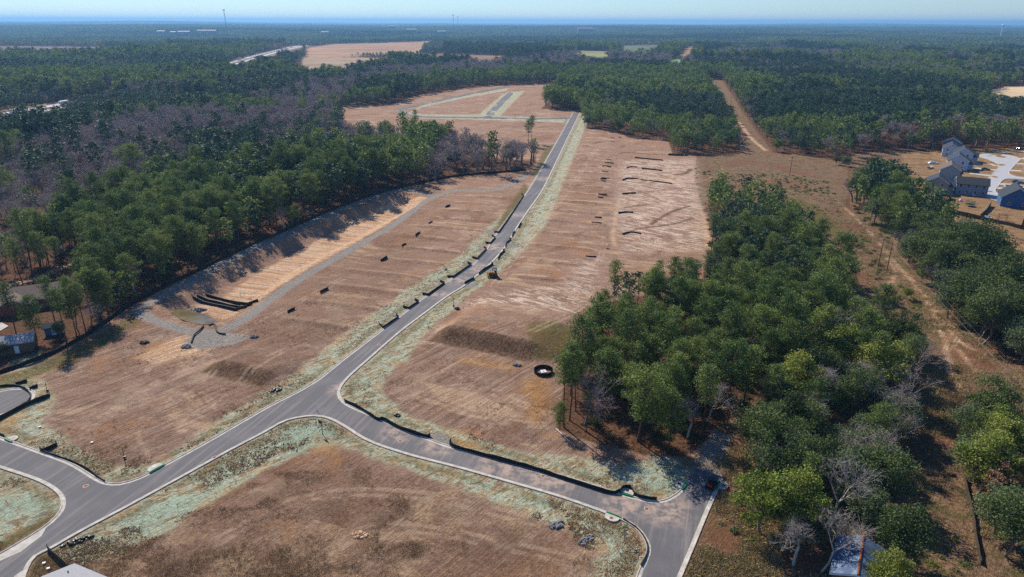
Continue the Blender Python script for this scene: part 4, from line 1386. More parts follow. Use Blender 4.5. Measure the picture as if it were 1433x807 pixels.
# trees one can pick out, placed one by one: (px, py of the foot, kind, variant, scale, label)
HAND = [
    ((1062, 652), 'broadleaf', 3, 1.12, 'big round bright green tree at the end of the cut off road'),
    ((1062, 745), 'broadleaf', 5, 1.15, 'tall yellow green tree beside the kerb below the parked buggy'),
    ((789, 598), 'pine', 6, 1.0, 'slim pine with bare stem at the tip of the woodland, nearest the bare lot'),
    ((797, 588), 'pine', 3, 0.95, 'thin tall pine just behind the outermost slim pine of the woodland'),
    ((783, 604), 'pine', 4, 0.45, 'small young pine standing in front of the slim pines by the bare lot'),
    ((834, 594), 'bare', 0, 1.15, 'dark leafless tree with spreading twigs between green pines at the lot edge'),
    ((892, 618), 'pine', 2, 1.02, 'broad bushy pine at the foot of the woodland above the leaf litter'),
    ((962, 612), 'bare', 3, 0.95, 'pale leafless tree with forked branches above the teal sprayed corner'),
    ((990, 590), 'bare', 4, 0.9, 'bleached bare tree behind the pale forked tree above the teal corner'),
    ((1045, 455), 'bare', 1, 0.95, 'grey brown round bare tree alone among the green pines of the woodland'),
    ((744, 199), 'pine', 6, 1.05, 'lone tall pine with clean stem beside the far straight road'),
    ((739, 203), 'pine', 3, 0.9, 'thin pine next to the lone tall pine by the far road'),
    ((582, 186), 'pine', 6, 1.0, 'single pine rising above the left forest edge against the far loop road'),
    ((1199, 560), 'bare', 3, 1.1, 'whitish bare tree among green crowns left of the power line cut'),
    ((1170, 520), 'bare', 0, 0.9, 'brown grey leafless tree beside the whitish bare tree'),
    ((1150, 800), 'bare', 4, 1.0, 'silver leafless tree beside the blue metal shed roof'),
    ((1110, 790), 'bare', 3, 0.9, 'grey tangle of bare branches left of the silver tree by the shed'),
    ((1185, 640), 'bare', 4, 0.8, 'dead grey branching tree in the middle of the green thicket'),
    ((1258, 790), 'broadleaf', 1, 1.05, 'dense dark green tree right of the blue metal shed'),
    ((1238, 835), 'broadleaf', 5, 0.8, 'yellowish low tree at the bottom edge beside the shed'),
    ((1352, 425), 'broadleaf', 0, 1.2, 'large round dark oak jutting into the mown field'),
    ((1382, 445), 'broadleaf', 2, 1.05, 'feathery grey green tree at the lower corner of the mown field'),
    ((1325, 445), 'broadleaf', 4, 1.1, 'grey green round tree below the big oak beside the dirt track'),
    ((1290, 395), 'broadleaf', 5, 0.55, 'small yellow green tree at the edge of the dirt track'),
    ((1370, 475), 'bare', 4, 0.75, 'pale bare tree by the small grey shed at the field corner'),
    ((1225, 300), 'pine', 2, 0.85, 'bushy dark pine at the head of the tree line by the houses'),
    ((1248, 285), 'pine', 0, 0.9, 'dark pine nearest the houses'),
    ((1268, 418), 'broadleaf', 5, 0.4, 'low bright yellow green bush tree in the power line cut'),
    ((1370, 690), 'broadleaf', 6, 1.15, 'broad yellow green tree at the right of the brown clearing'),
    ((1390, 640), 'broadleaf', 5, 1.1, 'pale yellow grey tree at the top of the right hand thicket'),
    ((32, 397), 'pine', 3, 0.8, 'leaning dark pine left of the pale lane by the brown roofed house'),
    ((62, 389), 'pine', 1, 0.85, 'dark pine standing on the lane behind the brown roofed house'),
    ((77, 386), 'bare', 2, 0.9, 'brownish bare tree between dark pines on the lane'),
    ((86, 384), 'pine', 6, 0.75, 'thin pine at the right end of the pale lane'),
    ((127, 437), 'pine', 6, 0.95, 'slim pine with long bare stem right of the brown roofed house'),
    ((141, 441), 'pine', 3, 0.9, 'second slim pine beside the long black fence near the brown roof'),
    ((79, 457), 'pine', 6, 0.85, 'thin pine in front of the brown roofed house'),
    ((107, 458), 'pine', 1, 0.8, 'pine with thin crown beside the small blue shed'),
    ((24, 473), 'pine', 6, 0.9, 'lanky pine directly behind the white roofed shed'),
    ((52, 476), 'pine', 4, 0.8, 'bushy pine at the right end of the white roofed shed'),
    ((5, 500), 'broadleaf', 3, 0.35, 'dark round bush tree in the lower corner by the white roofed shed'),
    ((84, 470), 'broadleaf', 1, 0.45, 'low green bush tree against the black fence by the blue shed'),
    ((1183, 232), 'broadleaf', 2, 0.7, 'round olive tree at the corner of the right forest and the clearing'),
    ((1170, 230), 'broadleaf', 0, 0.5, 'small round tree left of the olive tree at the forest corner'),
    ((953, 212), 'pine', 5, 0.8, 'dark bushy pine at the left end of the clump by the cleared lots'),
]
hx_ = np.array([P2(h[0]) for h in HAND])
KN = ['pine', 'broadleaf', 'bare', 'russet']
clr = np.array([3.4 if h[1] == 'broadleaf' else 2.4 for h in HAND])
dmin = np.min(np.hypot(TX[:, None] - hx_[None, :, 0], TY[:, None] - hx_[None, :, 1]) - clr[None, :], axis=1) if len(TX) < 30000 else None
if dmin is None:
    near = TY < 700
    dmin = np.full(TX.shape, 9.0)
    dmin[near] = np.min(np.hypot(TX[near][:, None] - hx_[None, :, 0], TY[near][:, None] - hx_[None, :, 1]) - clr[None, :], axis=1)
# the shed, the wires and the buggy stay clear
SHEDC = P2((1213, 775, 2))
dmin[np.hypot(TX - SHEDC[0], TY - SHEDC[1]) < 5.0] = -1
k = dmin > 0
TX, TY, TK, TS = TX[k], TY[k], TK[k], TS[k]
TZ = terrain(TX, TY) - 0.1

# projected place of every tree, to find the ones that show largest
vx, vy, vz = TX, TY, TZ + 8 - CAM_H
dep = vx * _F[0] + vy * _F[1] + vz * _F[2]
sx = CX + FPX * (vx * _RV[0] + vy * _RV[1] + vz * _RV[2]) / dep
sy = CY - FPX * (vx * _UV[0] + vy * _UV[1] + vz * _UV[2]) / dep
inframe = (sx > -25) & (sx < 1458) & (sy > 0) & (sy < 850)
size = TS * np.array([1.0, 0.8, 0.8, 0.7])[TK] / dep
NVAR = [7, 7, 5, 2]
r = np.random.default_rng(99)
TV = np.array([r.integers(0, NVAR[k]) for k in TK])
_ob = (TK == 1) & (inside(Z_OAKS, TX, TY) | (inside(Z_MIX, TX, TY) & (r.uniform(0, 1, TX.shape) < 0.7)))
TV[_ob] = r.integers(0, 5, _ob.sum())
TR = r.uniform(0, 6.283, TX.shape)
single = np.zeros(TX.shape, bool)
for kd, cap in ((0, 300 - sum(h[1] == 'pine' for h in HAND)), (1, 300 - sum(h[1] == 'broadleaf' for h in HAND)), (2, 300 - sum(h[1] == 'bare' for h in HAND)), (3, 120)):
    idx = np.where((TK == kd) & inframe)[0]
    idx = idx[np.argsort(-size[idx])][:max(cap, 0)]
    single[idx] = True

CATN = {'pine': ('pine_tree', 'pine tree'), 'broadleaf': ('broadleaf_tree', 'tree'), 'bare': ('bare_tree', 'bare tree'), 'russet': ('brown_leaved_tree', 'tree')}
first = {}


def put_tree(kind, var, x, y, z, s, rz, label, group=None, whole=False):
    nm, cat = CATN[kind]
    e = bpy.data.objects.new(nm, None)
    COL.objects.link(e)
    e.location, e.rotation_euler, e.scale = (x, y, z), (0, 0, rz), (s, s, s)
    tag(e, label, cat, group)
    key = (kind, var)
    if key not in first:
        tr = bpy.data.objects.new('trunk', TREES[kind][var][0])
        cr = bpy.data.objects.new('crown', TREES[kind][var][1])
        first[key] = (tr, cr)
        pair = first[key]
    else:
        pair = tuple(o.copy() for o in first[key])
    for o in pair:
        COL.objects.link(o)
        o.parent = e
    return e


for q, kind, var, s, label in HAND:
    x, y = P2(q)
    put_tree(kind, var, x, y, tz(x, y) - 0.1, s, random.uniform(0, 6.28), label)

ADJ = {'pine': 'green pine', 'broadleaf': 'round green broadleaf tree', 'bare': 'leafless grey tree', 'russet': 'brown leaved tree'}
ZONES = [(Z_WOOD, 'crowded in the woodland between the bare lots and the power line', 'woodland right of the bare lots'),
         (Z_MIX, 'in the mixed thicket beside the brown power line clearing', 'thicket left of the clearing'),
         (Z_OAKS, 'in the tree belt between the dirt track and the houses', 'tree belt below the houses'),
         (Z_SE, 'in the thicket at the lower right corner', 'lower right thicket')]
for i in np.where(single)[0]:
    kind = KN[TK[i]]
    where = grp = None
    for zp, wh, gr in ZONES:
        dz = sdf(zp, TX[i:i + 1], TY[i:i + 1])[0]
        if dz < 0:
            where, grp = wh, gr
            if zp is Z_WOOD:
                if TY[i] > 235:
                    where, grp = 'at the upper end of the woodland beside the pale ground', 'upper end of the woodland'
                elif dz > -9 and TX[i] < 30:
                    where, grp = 'on the woodland edge facing the bare lots', 'woodland edge by the lots'
                elif dz > -9:
                    where, grp = 'on the woodland edge towards the power line', 'woodland edge by the power line'
                elif TY[i] < 150:
                    where, grp = 'in the lower part of the woodland above the dead end', 'lower woodland'
                else:
                    where, grp = 'deep in the middle of the woodland', 'middle of the woodland'
    if where is None:
        if TX[i] < 20:
            where, grp = 'along the left forest above the drainage basin', 'left forest edge'
        elif TY[i] < 330:
            where, grp = 'at the border of the clearing on the right', 'right border'
        else:
            where, grp = 'in the large forest beyond the cleared lots', 'forest beyond the lots'
    put_tree(kind, int(TV[i]), TX[i], TY[i], TZ[i], TS[i], TR[i], ADJ[kind] + ' ' + where, CATN[kind][1] + 's, ' + grp)


# ------------------------------------------------------------------ forests: everything beyond the nearest trees
def scatter_object(name, label, pts, var, rot, scl, protos, cat='forest'):
    me = bpy.data.meshes.new(name)
    me.vertices.add(len(pts))
    me.vertices.foreach_set('co', np.asarray(pts, np.float32).ravel())
    for nm, ty, arr in (('var', 'INT', var.astype(np.int32)), ('rot', 'FLOAT', rot.astype(np.float32)), ('scl', 'FLOAT', scl.astype(np.float32))):
        at = me.attributes.new(nm, ty, 'POINT')
        at.data.foreach_set('value', arr)
    o = bpy.data.objects.new(name, me)
    COL.objects.link(o)
    g = bpy.data.node_groups.new(name, 'GeometryNodeTree')
    g.interface.new_socket('Geometry', in_out='INPUT', socket_type='NodeSocketGeometry')
    g.interface.new_socket('Geometry', in_out='OUTPUT', socket_type='NodeSocketGeometry')
    gi, go = g.nodes.new('NodeGroupInput'), g.nodes.new('NodeGroupOutput')
    jn = g.nodes.new('GeometryNodeJoinGeometry')

    def na(nm, ty):
        n = g.nodes.new('GeometryNodeInputNamedAttribute')
        n.data_type = ty
        n.inputs[0].default_value = nm
        return n.outputs[0]
    av, ar, asc = na('var', 'INT'), na('rot', 'FLOAT'), na('scl', 'FLOAT')
    cx = g.nodes.new('ShaderNodeCombineXYZ')
    g.links.new(ar, cx.inputs[2])
    for k, pm in enumerate(protos):
        po = bpy.data.objects.new(name + '_source', pm)
        cmp_ = g.nodes.new('FunctionNodeCompare')
        cmp_.data_type = 'INT'
        cmp_.operation = 'EQUAL'
        ins = [i for i in cmp_.inputs if i.type == 'INT']
        g.links.new(av, ins[0])
        ins[1].default_value = k
        oi = g.nodes.new('GeometryNodeObjectInfo')
        oi.inputs[0].default_value = po
        oi.inputs['As Instance'].default_value = True
        ip = g.nodes.new('GeometryNodeInstanceOnPoints')
        g.links.new(gi.outputs[0], ip.inputs['Points'])
        g.links.new(cmp_.outputs[0], ip.inputs['Selection'])
        g.links.new(oi.outputs['Geometry'], ip.inputs['Instance'])
        g.links.new(cx.outputs[0], ip.inputs['Rotation'])
        g.links.new(asc, ip.inputs['Scale'])
        g.links.new(ip.outputs[0], jn.inputs[0])
    g.links.new(jn.outputs[0], go.inputs[0])
    md = o.modifiers.new('scatter', 'NODES')
    md.node_group = g
    o['kind'] = 'stuff'
    o['label'] = label
    o['category'] = cat
    return o


rest = ~single
LBL = {0: 'dense dark green pine forest around the cleared land', 1: 'evergreen broadleaf trees scattered through the pine forest',
       2: 'grey purple leafless woodland among the pines', 3: 'brown leaved trees along the edge of the right forest'}
NMF = {0: 'pine_forest', 1: 'broadleaf_forest', 2: 'bare_woodland', 3: 'brown_woodland'}
for kd in range(4):
    i = np.where(rest & (TK == kd))[0]
    nv = len(LOD[KN[kd]])
    vr = r.integers(0, nv, len(i))
    if kd == 0:
        st_ = vnoise(TX[i], TY[i], 210, 81) * 0.55 + vnoise(TX[i], TY[i], 75, 82) * 0.3 + 0.15 * r.uniform(0, 1, len(i))
        vr = np.where(st_ < 0.47, r.integers(0, 3, len(i)), r.integers(3, 5, len(i)))
    scatter_object(NMF[kd], LBL[kd], np.stack([TX[i], TY[i], TZ[i]], 1), vr, TR[i], TS[i], LOD[KN[kd]])
FX, FY, FV, FS = [], [], [], []
for y0, y1, cell, seed, sc_ in ((2300, 4600, 52, 21, 1.0), (4600, 9000, 72, 22, 1.35), (9000, 16000, 125, 23, 2.0), (16000, 29500, 260, 24, 4.2)):
    X, Y, rr_ = scatter(y0, y1, cell, seed, 0.80)
    k = np.ones(X.shape, bool)
    for _, _, p in FIELDW:
        k &= sdf(p, X, Y, 60) > 20 * sc_
    gap = vnoise(X, Y, 500, 31) * 0.6 + vnoise(X, Y, 230, 33) * 0.4
    k &= (gap < 0.80) | (Y > 12000)
    k &= dline(HIGHWAY, X, Y, 60) > 50
    X, Y = X[k], Y[k]
    n1 = vnoise(X, Y, 420, 32) * 0.6 + vnoise(X, Y, 1500, 34) * 0.4
    v = np.where(n1 < 0.47, np.where(vnoise(X, Y, 650, 83) * 0.7 + 0.3 * rr_.uniform(0, 1, X.shape) < 0.45, 0, 1), np.where(n1 < 0.56, 3, 2))
    FX.append(X); FY.append(Y); FV.append(v); FS.append(np.full(X.shape, sc_) * rr_.uniform(0.8, 1.1, X.shape))
FX, FY, FV, FS = map(np.concatenate, (FX, FY, FV, FS))
scatter_object('distant_forest', 'blue hazy forest reaching to the horizon', np.stack([FX, FY, terrain(FX, FY)], 1), FV, r.uniform(0, 6.28, FX.shape), FS, PATCH)

# low shrubs in the power line cut and the scrub
CAND = []
for _ in range(20000):
    x, y = random.uniform(20, 330), random.uniform(75, 520)
    CAND.append((x, y))
ca = np.array(CAND)
okc = (sdf(CORR, ca[:, 0], ca[:, 1], 5) < -0.5)
oks = (sdf(SCRUB, ca[:, 0], ca[:, 1], 5) < -1.0)
trk = np.min([dline(crom(W(l), 4), ca[:, 0], ca[:, 1]) for l, _ in SANDL], axis=0) > 3
dens = vnoise(ca[:, 0], ca[:, 1], 17, 41) + 0.35 * vnoise(ca[:, 0], ca[:, 1], 6, 42)
sel = ca[(okc | oks) & trk & (dens > 0.64)]
sel = sel[np.argsort(np.hypot(sel[:, 0], sel[:, 1]))]
kept = []
for x, y in sel:
    if all((x - a) ** 2 + (y - b) ** 2 > 3.2 for a, b in kept):
        kept.append((x, y))
shr0 = {}
for i, (x, y) in enumerate(kept[:280]):
    v = i % 5
    if v not in shr0:
        o = bpy.data.objects.new('shrub', BUSH[v])
        shr0[v] = o
    else:
        o = shr0[v].copy()
    COL.objects.link(o)
    s = random.uniform(0.35, 0.8)
    o.location, o.rotation_euler, o.scale = (x, y, tz(x, y) - 0.1), (0, 0, random.uniform(0, 6.28)), (s, s, s * random.uniform(0.6, 1.0))
    sc_in = sdf(SCRUB, np.array([x]), np.array([y]))[0] < 0
    tag(o, 'low brown green shrub on the rough ground below the cut off road' if sc_in else 'low brown green shrub in the power line clearing', 'shrub', 'shrubs below the cut off road' if sc_in else 'shrubs in the power line clearing')


# ------------------------------------------------------------------ rough cover of the open ground
L_STRAW = leaf_mat("dry grass", ('#80664f', '#b89c78', '#947658', '#d2ba94'), 0.9, 0.15)
L_WEED = leaf_mat("rough weeds", ('#7d694a', '#b39c70', '#77724a', '#b3ad78'), 0.9, 0.15)
L_UNDER = leaf_mat("undergrowth leaves", ('#2f3d22', '#5b6e3a', '#565032', '#857f50'), 0.8, 0.2)
SOILC = plain('earth clods', '#8a7358', 0.95, var=0.4, scale=6)


def tuft(seed, n, h, spread, w_, mat):
    r_ = np.random.default_rng(seed)
    V = []
    for _ in range(n):
        x, y = r_.normal(0, spread, 2)
        a = r_.uniform(0, 6.28)
        dx, dy = math.cos(a) * w_, math.sin(a) * w_
        lx, ly = r_.normal(0, h * 0.5, 2)
        hh = h * r_.uniform(0.5, 1.1)
        V += [(x - dx, y - dy, -0.03), (x + dx, y + dy, -0.03), (x + lx + dx * .4, y + ly + dy * .4, hh), (x + lx - dx * .4, y + ly - dy * .4, hh)]
    return mesh_np('tuft', V, np.arange(len(V)).reshape(-1, 4), [mat], np.repeat(r_.uniform(0, 1, n), 4))


def clod(seed, s_):
    r_ = np.random.default_rng(seed)
    V, Q = [], []
    for k in range(4):
        c = np.array([*r_.normal(0, s_ * 1.6, 2), 0.0])
        q = s_ * r_.uniform(0.4, 1.0)
        b0 = len(V)
        for zz, f_ in ((-0.05, 1.0), (q * r_.uniform(0.4, 0.8), 0.55)):
            for j in range(5):
                t_ = j * 1.2566 + r_.uniform(-.3, .3)
                V.append((c[0] + q * f_ * math.cos(t_), c[1] + q * f_ * math.sin(t_), zz))
        for j in range(5):
            j2 = (j + 1) % 5
            Q.append((b0 + j, b0 + j2, b0 + 5 + j2, b0 + 5 + j))
        Q.append((b0 + 5, b0 + 6, b0 + 7, b0 + 8))
    return mesh_np('clod', V, Q, [SOILC])


r = np.random.default_rng(77)
N = 260000
cy_ = 74 / (1 - r.uniform(0, 1, N) * (1 - 74 / 330.0))          # denser towards the viewer
cx_ = r.uniform(-0.80, 0.80, N) * (cy_ + 30)
rd_ = np.minimum(sdf(ROAD, cx_, cy_, 8), np.hypot(cx_ - CULC[0], cy_ - CULC[1]) - CUL_R)
inlot = sdf(SITE, cx_, cy_, 8) < -1
incor = (np.minimum(np.minimum(sdf(CORR, cx_, cy_, 8), sdf(SCRUB, cx_, cy_, 8)), sdf(RIGHTSIDE, cx_, cy_, 8)) < 0) & (sdf(YARD, cx_, cy_, 8) > 0) & ~inlot
inmint = np.min([sdf(W(p), cx_, cy_, 8) for p in MINT], axis=0) < 0.5
grav = np.min([dline(crom(W(l), 3), cx_, cy_, 8) - wd for l, wd in GRAVL], axis=0) < 1
open_ = rd_ > 0.8
den = vnoise(cx_, cy_, 14, 61) * 0.6 + vnoise(cx_, cy_, 4, 62) * 0.4
k1 = np.where(inlot & ~inmint & open_ & ~grav & (den > 0.50) & (cy_ < 210))[0]
k1 = k1[r.uniform(0, 1, len(k1)) < np.where(cy_[k1] < 112, 0.9, 0.30)][:36000]
k2 = np.where(inlot & inmint & open_ & (den > 0.50))[0][:9000]
k3 = np.where(incor & open_ & (den > 0.47) & ((sdf(SCRUB, cx_, cy_, 8) > 0) | (den > 0.60)))[0][:26000]
pt = lambda k: np.stack([cx_[k], cy_[k], terrain(cx_[k], cy_[k]) - 0.04], 1)
scatter_object('dry_grass', 'short dry grass and straw on the bare lots', pt(k1), r.integers(0, 3, len(k1)), r.uniform(0, 6.28, len(k1)), r.uniform(0.5, 1.2, len(k1)), [tuft(201, 12, 0.16, 0.28, 0.035, L_STRAW), tuft(202, 16, 0.13, 0.36, 0.03, L_STRAW), tuft(203, 9, 0.22, 0.18, 0.04, L_STRAW)], 'grass')
scatter_object('mulch_clods', 'clods and straw tufts on the seeded verges', pt(k2), r.integers(0, 4, len(k2)), r.uniform(0, 6.28, len(k2)), r.uniform(0.5, 1.25, len(k2)), [clod(211, 0.16), clod(212, 0.11), tuft(213, 12, 0.13, 0.3, 0.03, L_WEED), tuft(214, 10, 0.14, 0.3, 0.04, L_STRAW)], 'clods')
scatter_object('weeds', 'rough brown grass and weeds in the power line clearing', pt(k3), r.integers(0, 4, len(k3)), r.uniform(0, 6.28, len(k3)), r.uniform(0.5, 1.5, len(k3)), [tuft(221, 14, 0.26, 0.35, 0.045, L_WEED), tuft(222, 16, 0.2, 0.5, 0.045, L_STRAW), tuft(223, 14, 0.5, 0.3, 0.05, L_WEED), tuft(224, 14, 0.3, 0.4, 0.05, L_STRAW)], 'weeds')
# undergrowth beneath the trees
N = 9000
ux, uy = r.uniform(-140, 320, N), r.uniform(84, 430, N)
ku = np.zeros(N, bool)
for z_ in (Z_WOOD, Z_MIX, Z_OAKS, Z_SE):
    ku |= sdf(z_, ux, uy, 8) < -0.5
ku &= (vnoise(ux, uy, 16, 71) * 0.6 + vnoise(ux, uy, 5, 72) * 0.4) > 0.40
ku &= ~((np.hypot(ux - SHEDC[0], uy - SHEDC[1]) < 5.5))
ub = []
for s_ in range(6):
    V, Q, T = bush(300 + s_, 1.8 + 0.4 * (s_ % 3), 1.5, 300, 0.17)
    ub.append(mesh_np('undergrowth', V, Q, [L_UNDER], T))
scatter_object('undergrowth', 'dark low undergrowth beneath the woodland trees', np.stack([ux[ku], uy[ku], terrain(ux[ku], uy[ku]) - 0.1], 1), r.integers(0, 6, ku.sum()), r.uniform(0, 6.28, ku.sum()), r.uniform(0.4, 1.35, ku.sum()), ub, 'undergrowth')

# ================================================================== things on the site
def fence_run(px, label, name='silt_fence', h=0.75, th=0.07, group=None, ends=None, cat='silt fence', mat=None, curve=True, lift=0.0):
    """upright fabric strip along a traced line, its foot on the terrain, with stakes"""
    w2 = [np.array(G(*q)[:2]) for q in px]
    ln = crom(w2, 1.5) if curve and len(w2) > 2 else np.array([w2[0] + (w2[-1] - w2[0]) * t for t in np.linspace(0, 1, 6)]) if len(w2) == 2 else np.array(w2)
    o0 = ln[len(ln) // 2]
    org = Vector((o0[0], o0[1], tz(*o0)))
    A, B = offset(ln, th / 2), offset(ln, -th / 2)
    b = MB()
    rr = random.Random(len(label))
    hs = [h * rr.uniform(0.8, 1.12) for _ in ln]
    for i in range(len(ln) - 1):
        za, zb = tz(*ln[i]) - 0.15 + lift, tz(*ln[i + 1]) - 0.15 + lift
        q = lambda P_, z: (P_[0] - org.x, P_[1] - org.y, z - org.z)
        a0, a1, b0, b1 = A[i], A[i + 1], B[i], B[i + 1]
        ta, tb = za + 0.15 + hs[i], zb + 0.15 + hs[i + 1]
        b.poly([q(a0, za), q(a1, zb), q(a1, tb), q(a0, ta)])
        b.poly([q(b1, zb), q(b0, za), q(b0, ta), q(b1, tb)])
        b.poly([q(a0, ta), q(a1, tb), q(b1, tb), q(b0, ta)])
    for i in range(0, len(ln), 2):
        z = tz(*ln[i]) - org.z
        b.box((A[i][0] - org.x, A[i][1] - org.y, z - 0.1), (0.05, 0.05, h + 0.25), 0, None)
    o = b.build(name, mat or M['silt'])
    o.location = org
    return tag(o, label, cat, group)


c5 = lambda a: [(480 + p[0] / 2.985, 270 + p[1] / 2.985) for p in a]
bb2 = lambda a: [(480 + p[0] / 2.985, 537 + p[1] / 2.985) for p in a]
bb1 = lambda a: [(p[0] / 2.985, 537 + p[1] / 2.985) for p in a]
LF = [[(150, 548), (168, 566), (233, 520), (222, 512)], [(252, 478), (275, 484), (317, 455), (300, 448)], [(332, 424), (355, 428), (425, 378), (405, 370)], [(436, 352), (462, 352), (537, 300), (520, 293)],
      [(540, 270), (560, 278), (600, 235), (588, 228)], [(595, 210), (615, 212), (637, 188), (622, 180)], [(632, 165), (650, 166), (690, 110), (755, 12), (745, 5)]]
LN = ['nearest to the junction', 'second up from the junction', 'third up from the junction', 'fourth, longest of the lower ones', 'fifth up with green mulch behind it', 'sixth and shortest of the row', 'last one, along the green verge']
for l, n in zip(LF, LN):
    fence_run(c5(l), 'black silt fence bracket on the left road kerb, ' + n, group='silt fences along the left kerb of the long road', curve=False, h=0.8, th=0.07)
RF = [[(508, 380), (530, 368), (548, 360), (545, 355)], [(567, 340), (590, 322), (628, 298), (620, 294)], [(648, 277), (655, 260), (676, 242), (668, 240)], [(678, 225), (682, 212), (702, 194), (695, 192)], [(706, 182), (709, 172), (718, 162)],
      [(733, 145), (738, 135), (745, 125)]]
RN = ['nearest to the viewer', 'opposite the yellow bulldozer', 'just above the bulldozer', 'fourth up the slope', 'second smallest and far up', 'farthest and smallest']
for l, n in zip(RF, RN):
    fence_run(c5(l), 'short black silt fence on the right road kerb, ' + n, group='silt fences along the right kerb of the long road', curve=False, h=0.8, th=0.07)
fence_run([(482, 562), (505, 573), (531, 588), (534, 587), (560, 600), (600, 612), (602, 609)], 'curved black silt fence on the inside kerb of the road junction', h=0.85, th=0.07)
fence_run([(631, 617), (629, 623), (660, 633), (700, 644), (748, 657), (800, 674), (860, 691), (868, 688), (872, 684), (882, 684), (888, 693), (900, 698), (919, 700)], 'long black silt fence down the upper kerb of the side road', h=0.85, th=0.07)
fence_run([(872, 727), (889, 738), (900, 750), (906, 764), (905, 776), (897, 792)], 'black silt edging round the kerb bend by the small street sign', h=0.35, th=0.2)
fence_run([(-20, 530), (0, 522.5), (60, 501), (100, 482), (130, 463), (190, 422), (250, 392), (330, 353.5), (400, 322.5), (470, 291.5), (560, 262.5), (640, 246.5), (735, 238.5)],
          'very long black silt fence along the foot of the left forest', h=1.0, th=0.07)
fence_run([(0, 541), (20, 540), (36, 545), (43, 553), (42, 560), (33, 567), (0, 585)], 'black silt fence hugging the round end of the left street', h=0.6, th=0.1)
fence_run([(-15, 595), (0, 587), (36, 568), (50, 562), (70, 554.5), (69, 552)], 'black silt fence running from the round street end into the mulch', h=0.9, th=0.07)
fence_run([(22, 538), (30, 536), (38, 534)], 'short black silt fence above the round street end', h=0.7)
fence_run([(42, 545), (46, 543), (53, 541)], 'small black silt fence right of the round street end', h=0.7)
fence_run([(56, 629), (62, 632), (80, 622.5), (79, 621)], 'L shaped black silt fence beside the left side street kerb', h=0.8, th=0.07)
fence_run([(62, 633), (100, 646), (125, 658), (135, 667), (147, 674)], 'black silt fence along the corner kerb of the left side street', h=0.5, th=0.07)
fence_run([(-10, 603), (0, 608), (6, 611)], 'black silt fence stub before the left hand storm inlet', h=0.6)
fence_run([(67, 769), (72, 775), (88, 789), (97, 797)], 'dark board fence between the mown corner and the mulch beside the grey roof', 'board_fence', h=1.1, th=0.1, cat='fence', mat=M['fencewood'])
# rows on the bare lots
for a, n in (((1202, 500, 1232, 485), 'lower'), ((1338, 417, 1372, 400), 'upper')):
    fence_run([(a[0] / 2.985, 270 + a[1] / 2.985), (a[2] / 2.985, 270 + a[3] / 2.985)], f'short black silt row on the left lots, {n} of two by the basin', h=0.8, th=0.09, group='silt rows on the left lots')
for a in ((158, 284, 185, 268), (246, 222, 264, 215), (303, 178, 322, 166), (358, 130, 374, 122), (428, 60, 448, 52)):
    fence_run(c5([(a[0], a[1]), (a[2], a[3])]), 'short black silt row along the outer edge of the left bare lots', h=0.8, th=0.09, group='silt rows along the edge of the left lots')
for i, (x, y, wd) in enumerate([(128, 215, 30), (122, 232, 30), (140, 233, 35), (110, 254, 35), (128, 253, 30), (108, 281, 35), (110, 319, 45), (98, 327, 35), (100, 335, 25), (95, 411, 50), (83, 428, 30), (70, 540, 40), (60, 571, 55), (30, 762, 60), (150, 92, 22), (150, 113, 24), (192, 88, 14)]):
    fence_run(o1([(x - wd / 2, y - 1), (x + wd / 2, y + 3)]), 'short black silt row in the column down the right lots', h=0.42, th=0.1, group='silt rows in a column down the right lots')
for l, n in (([(275, 203), (330, 210), (435, 219)], 'top row, one long piece'), ([(230, 262), (258, 256), (290, 259)], 'left piece of the second row'), ([(315, 265), (370, 270), (430, 278)], 'right piece of the second row'),
             ([(206, 332), (238, 321), (296, 325)], 'left piece of the third row'), ([(310, 329), (380, 338), (450, 347), (484, 352)], 'right piece of the third row'), ([(205, 409), (240, 406), (282, 405)], 'single piece of the fourth row'),
             ([(183, 517), (220, 512), (266, 515)], 'single piece of the fifth row'), ([(207, 637), (250, 626), (312, 637)], 'lowest row, bent in the middle')):
    fence_run(o1(l), 'black silt fence across the pale ground, ' + n, h=0.6, th=0.1, group='silt fences across the pale ground')
# black pipes by the basin outlet
for l, n in (([(285, 456.6), (279, 463), (272, 469), (268, 479.6)], 'left'), ([(292.6, 455.5), (298.5, 453.6), (304.5, 464.8), (309, 467), (315.6, 467.7)], 'right')):
    ln = crom([np.array(G(*q)[:2]) for q in l], 1.0)
    o0 = ln[len(ln) // 2]
    b = MB()
    b.tube([(p[0] - o0[0], p[1] - o0[1], tz(*p) + 0.2 - tz(*o0)) for p in ln], 0.24, 7)
    o = b.build('black_hose', M['silt'])
    o.location = (o0[0], o0[1], tz(*o0))
    tag(o, f'bent black filter hose across the gravel track below the pond, {n} one', 'hose', 'black hoses by the pond')
# baffles across the basin floor
for i, (l, n) in enumerate((([(286.7, 405), (361, 421)], 'upper'), ([(274.8, 407.5), (352.8, 425.4)], 'middle'), ([(268.8, 412), (344.6, 428.8)], 'lower'))):
    fence_run(l, f'dark baffle fence across the basin floor, {n} of the three', 'basin_baffle', h=0.9, th=0.25, group='baffles across the basin', cat='baffle')
# pond
pz = tz(*P2((270, 446))) + 0.45
pond_l = crom([np.array(P2((q[0], q[1], pz))) for q in [(237, 439.5), (251, 433), (273, 436), (286, 440), (303, 448.5), (296, 452.5), (285, 454), (270, 452), (252, 446)]], 1.0, closed=True)
t = NT("murky pond water")
pm = t.done(t.bsdf(t.mix(t.sm(t.noise(t.pos(), 0.3, 3, 0.5), 0.35, 0.65), hx('#5c4f30'), hx('#786a48')), 0.12, 0.4))
sheet("water", pond_l, pz, pm)


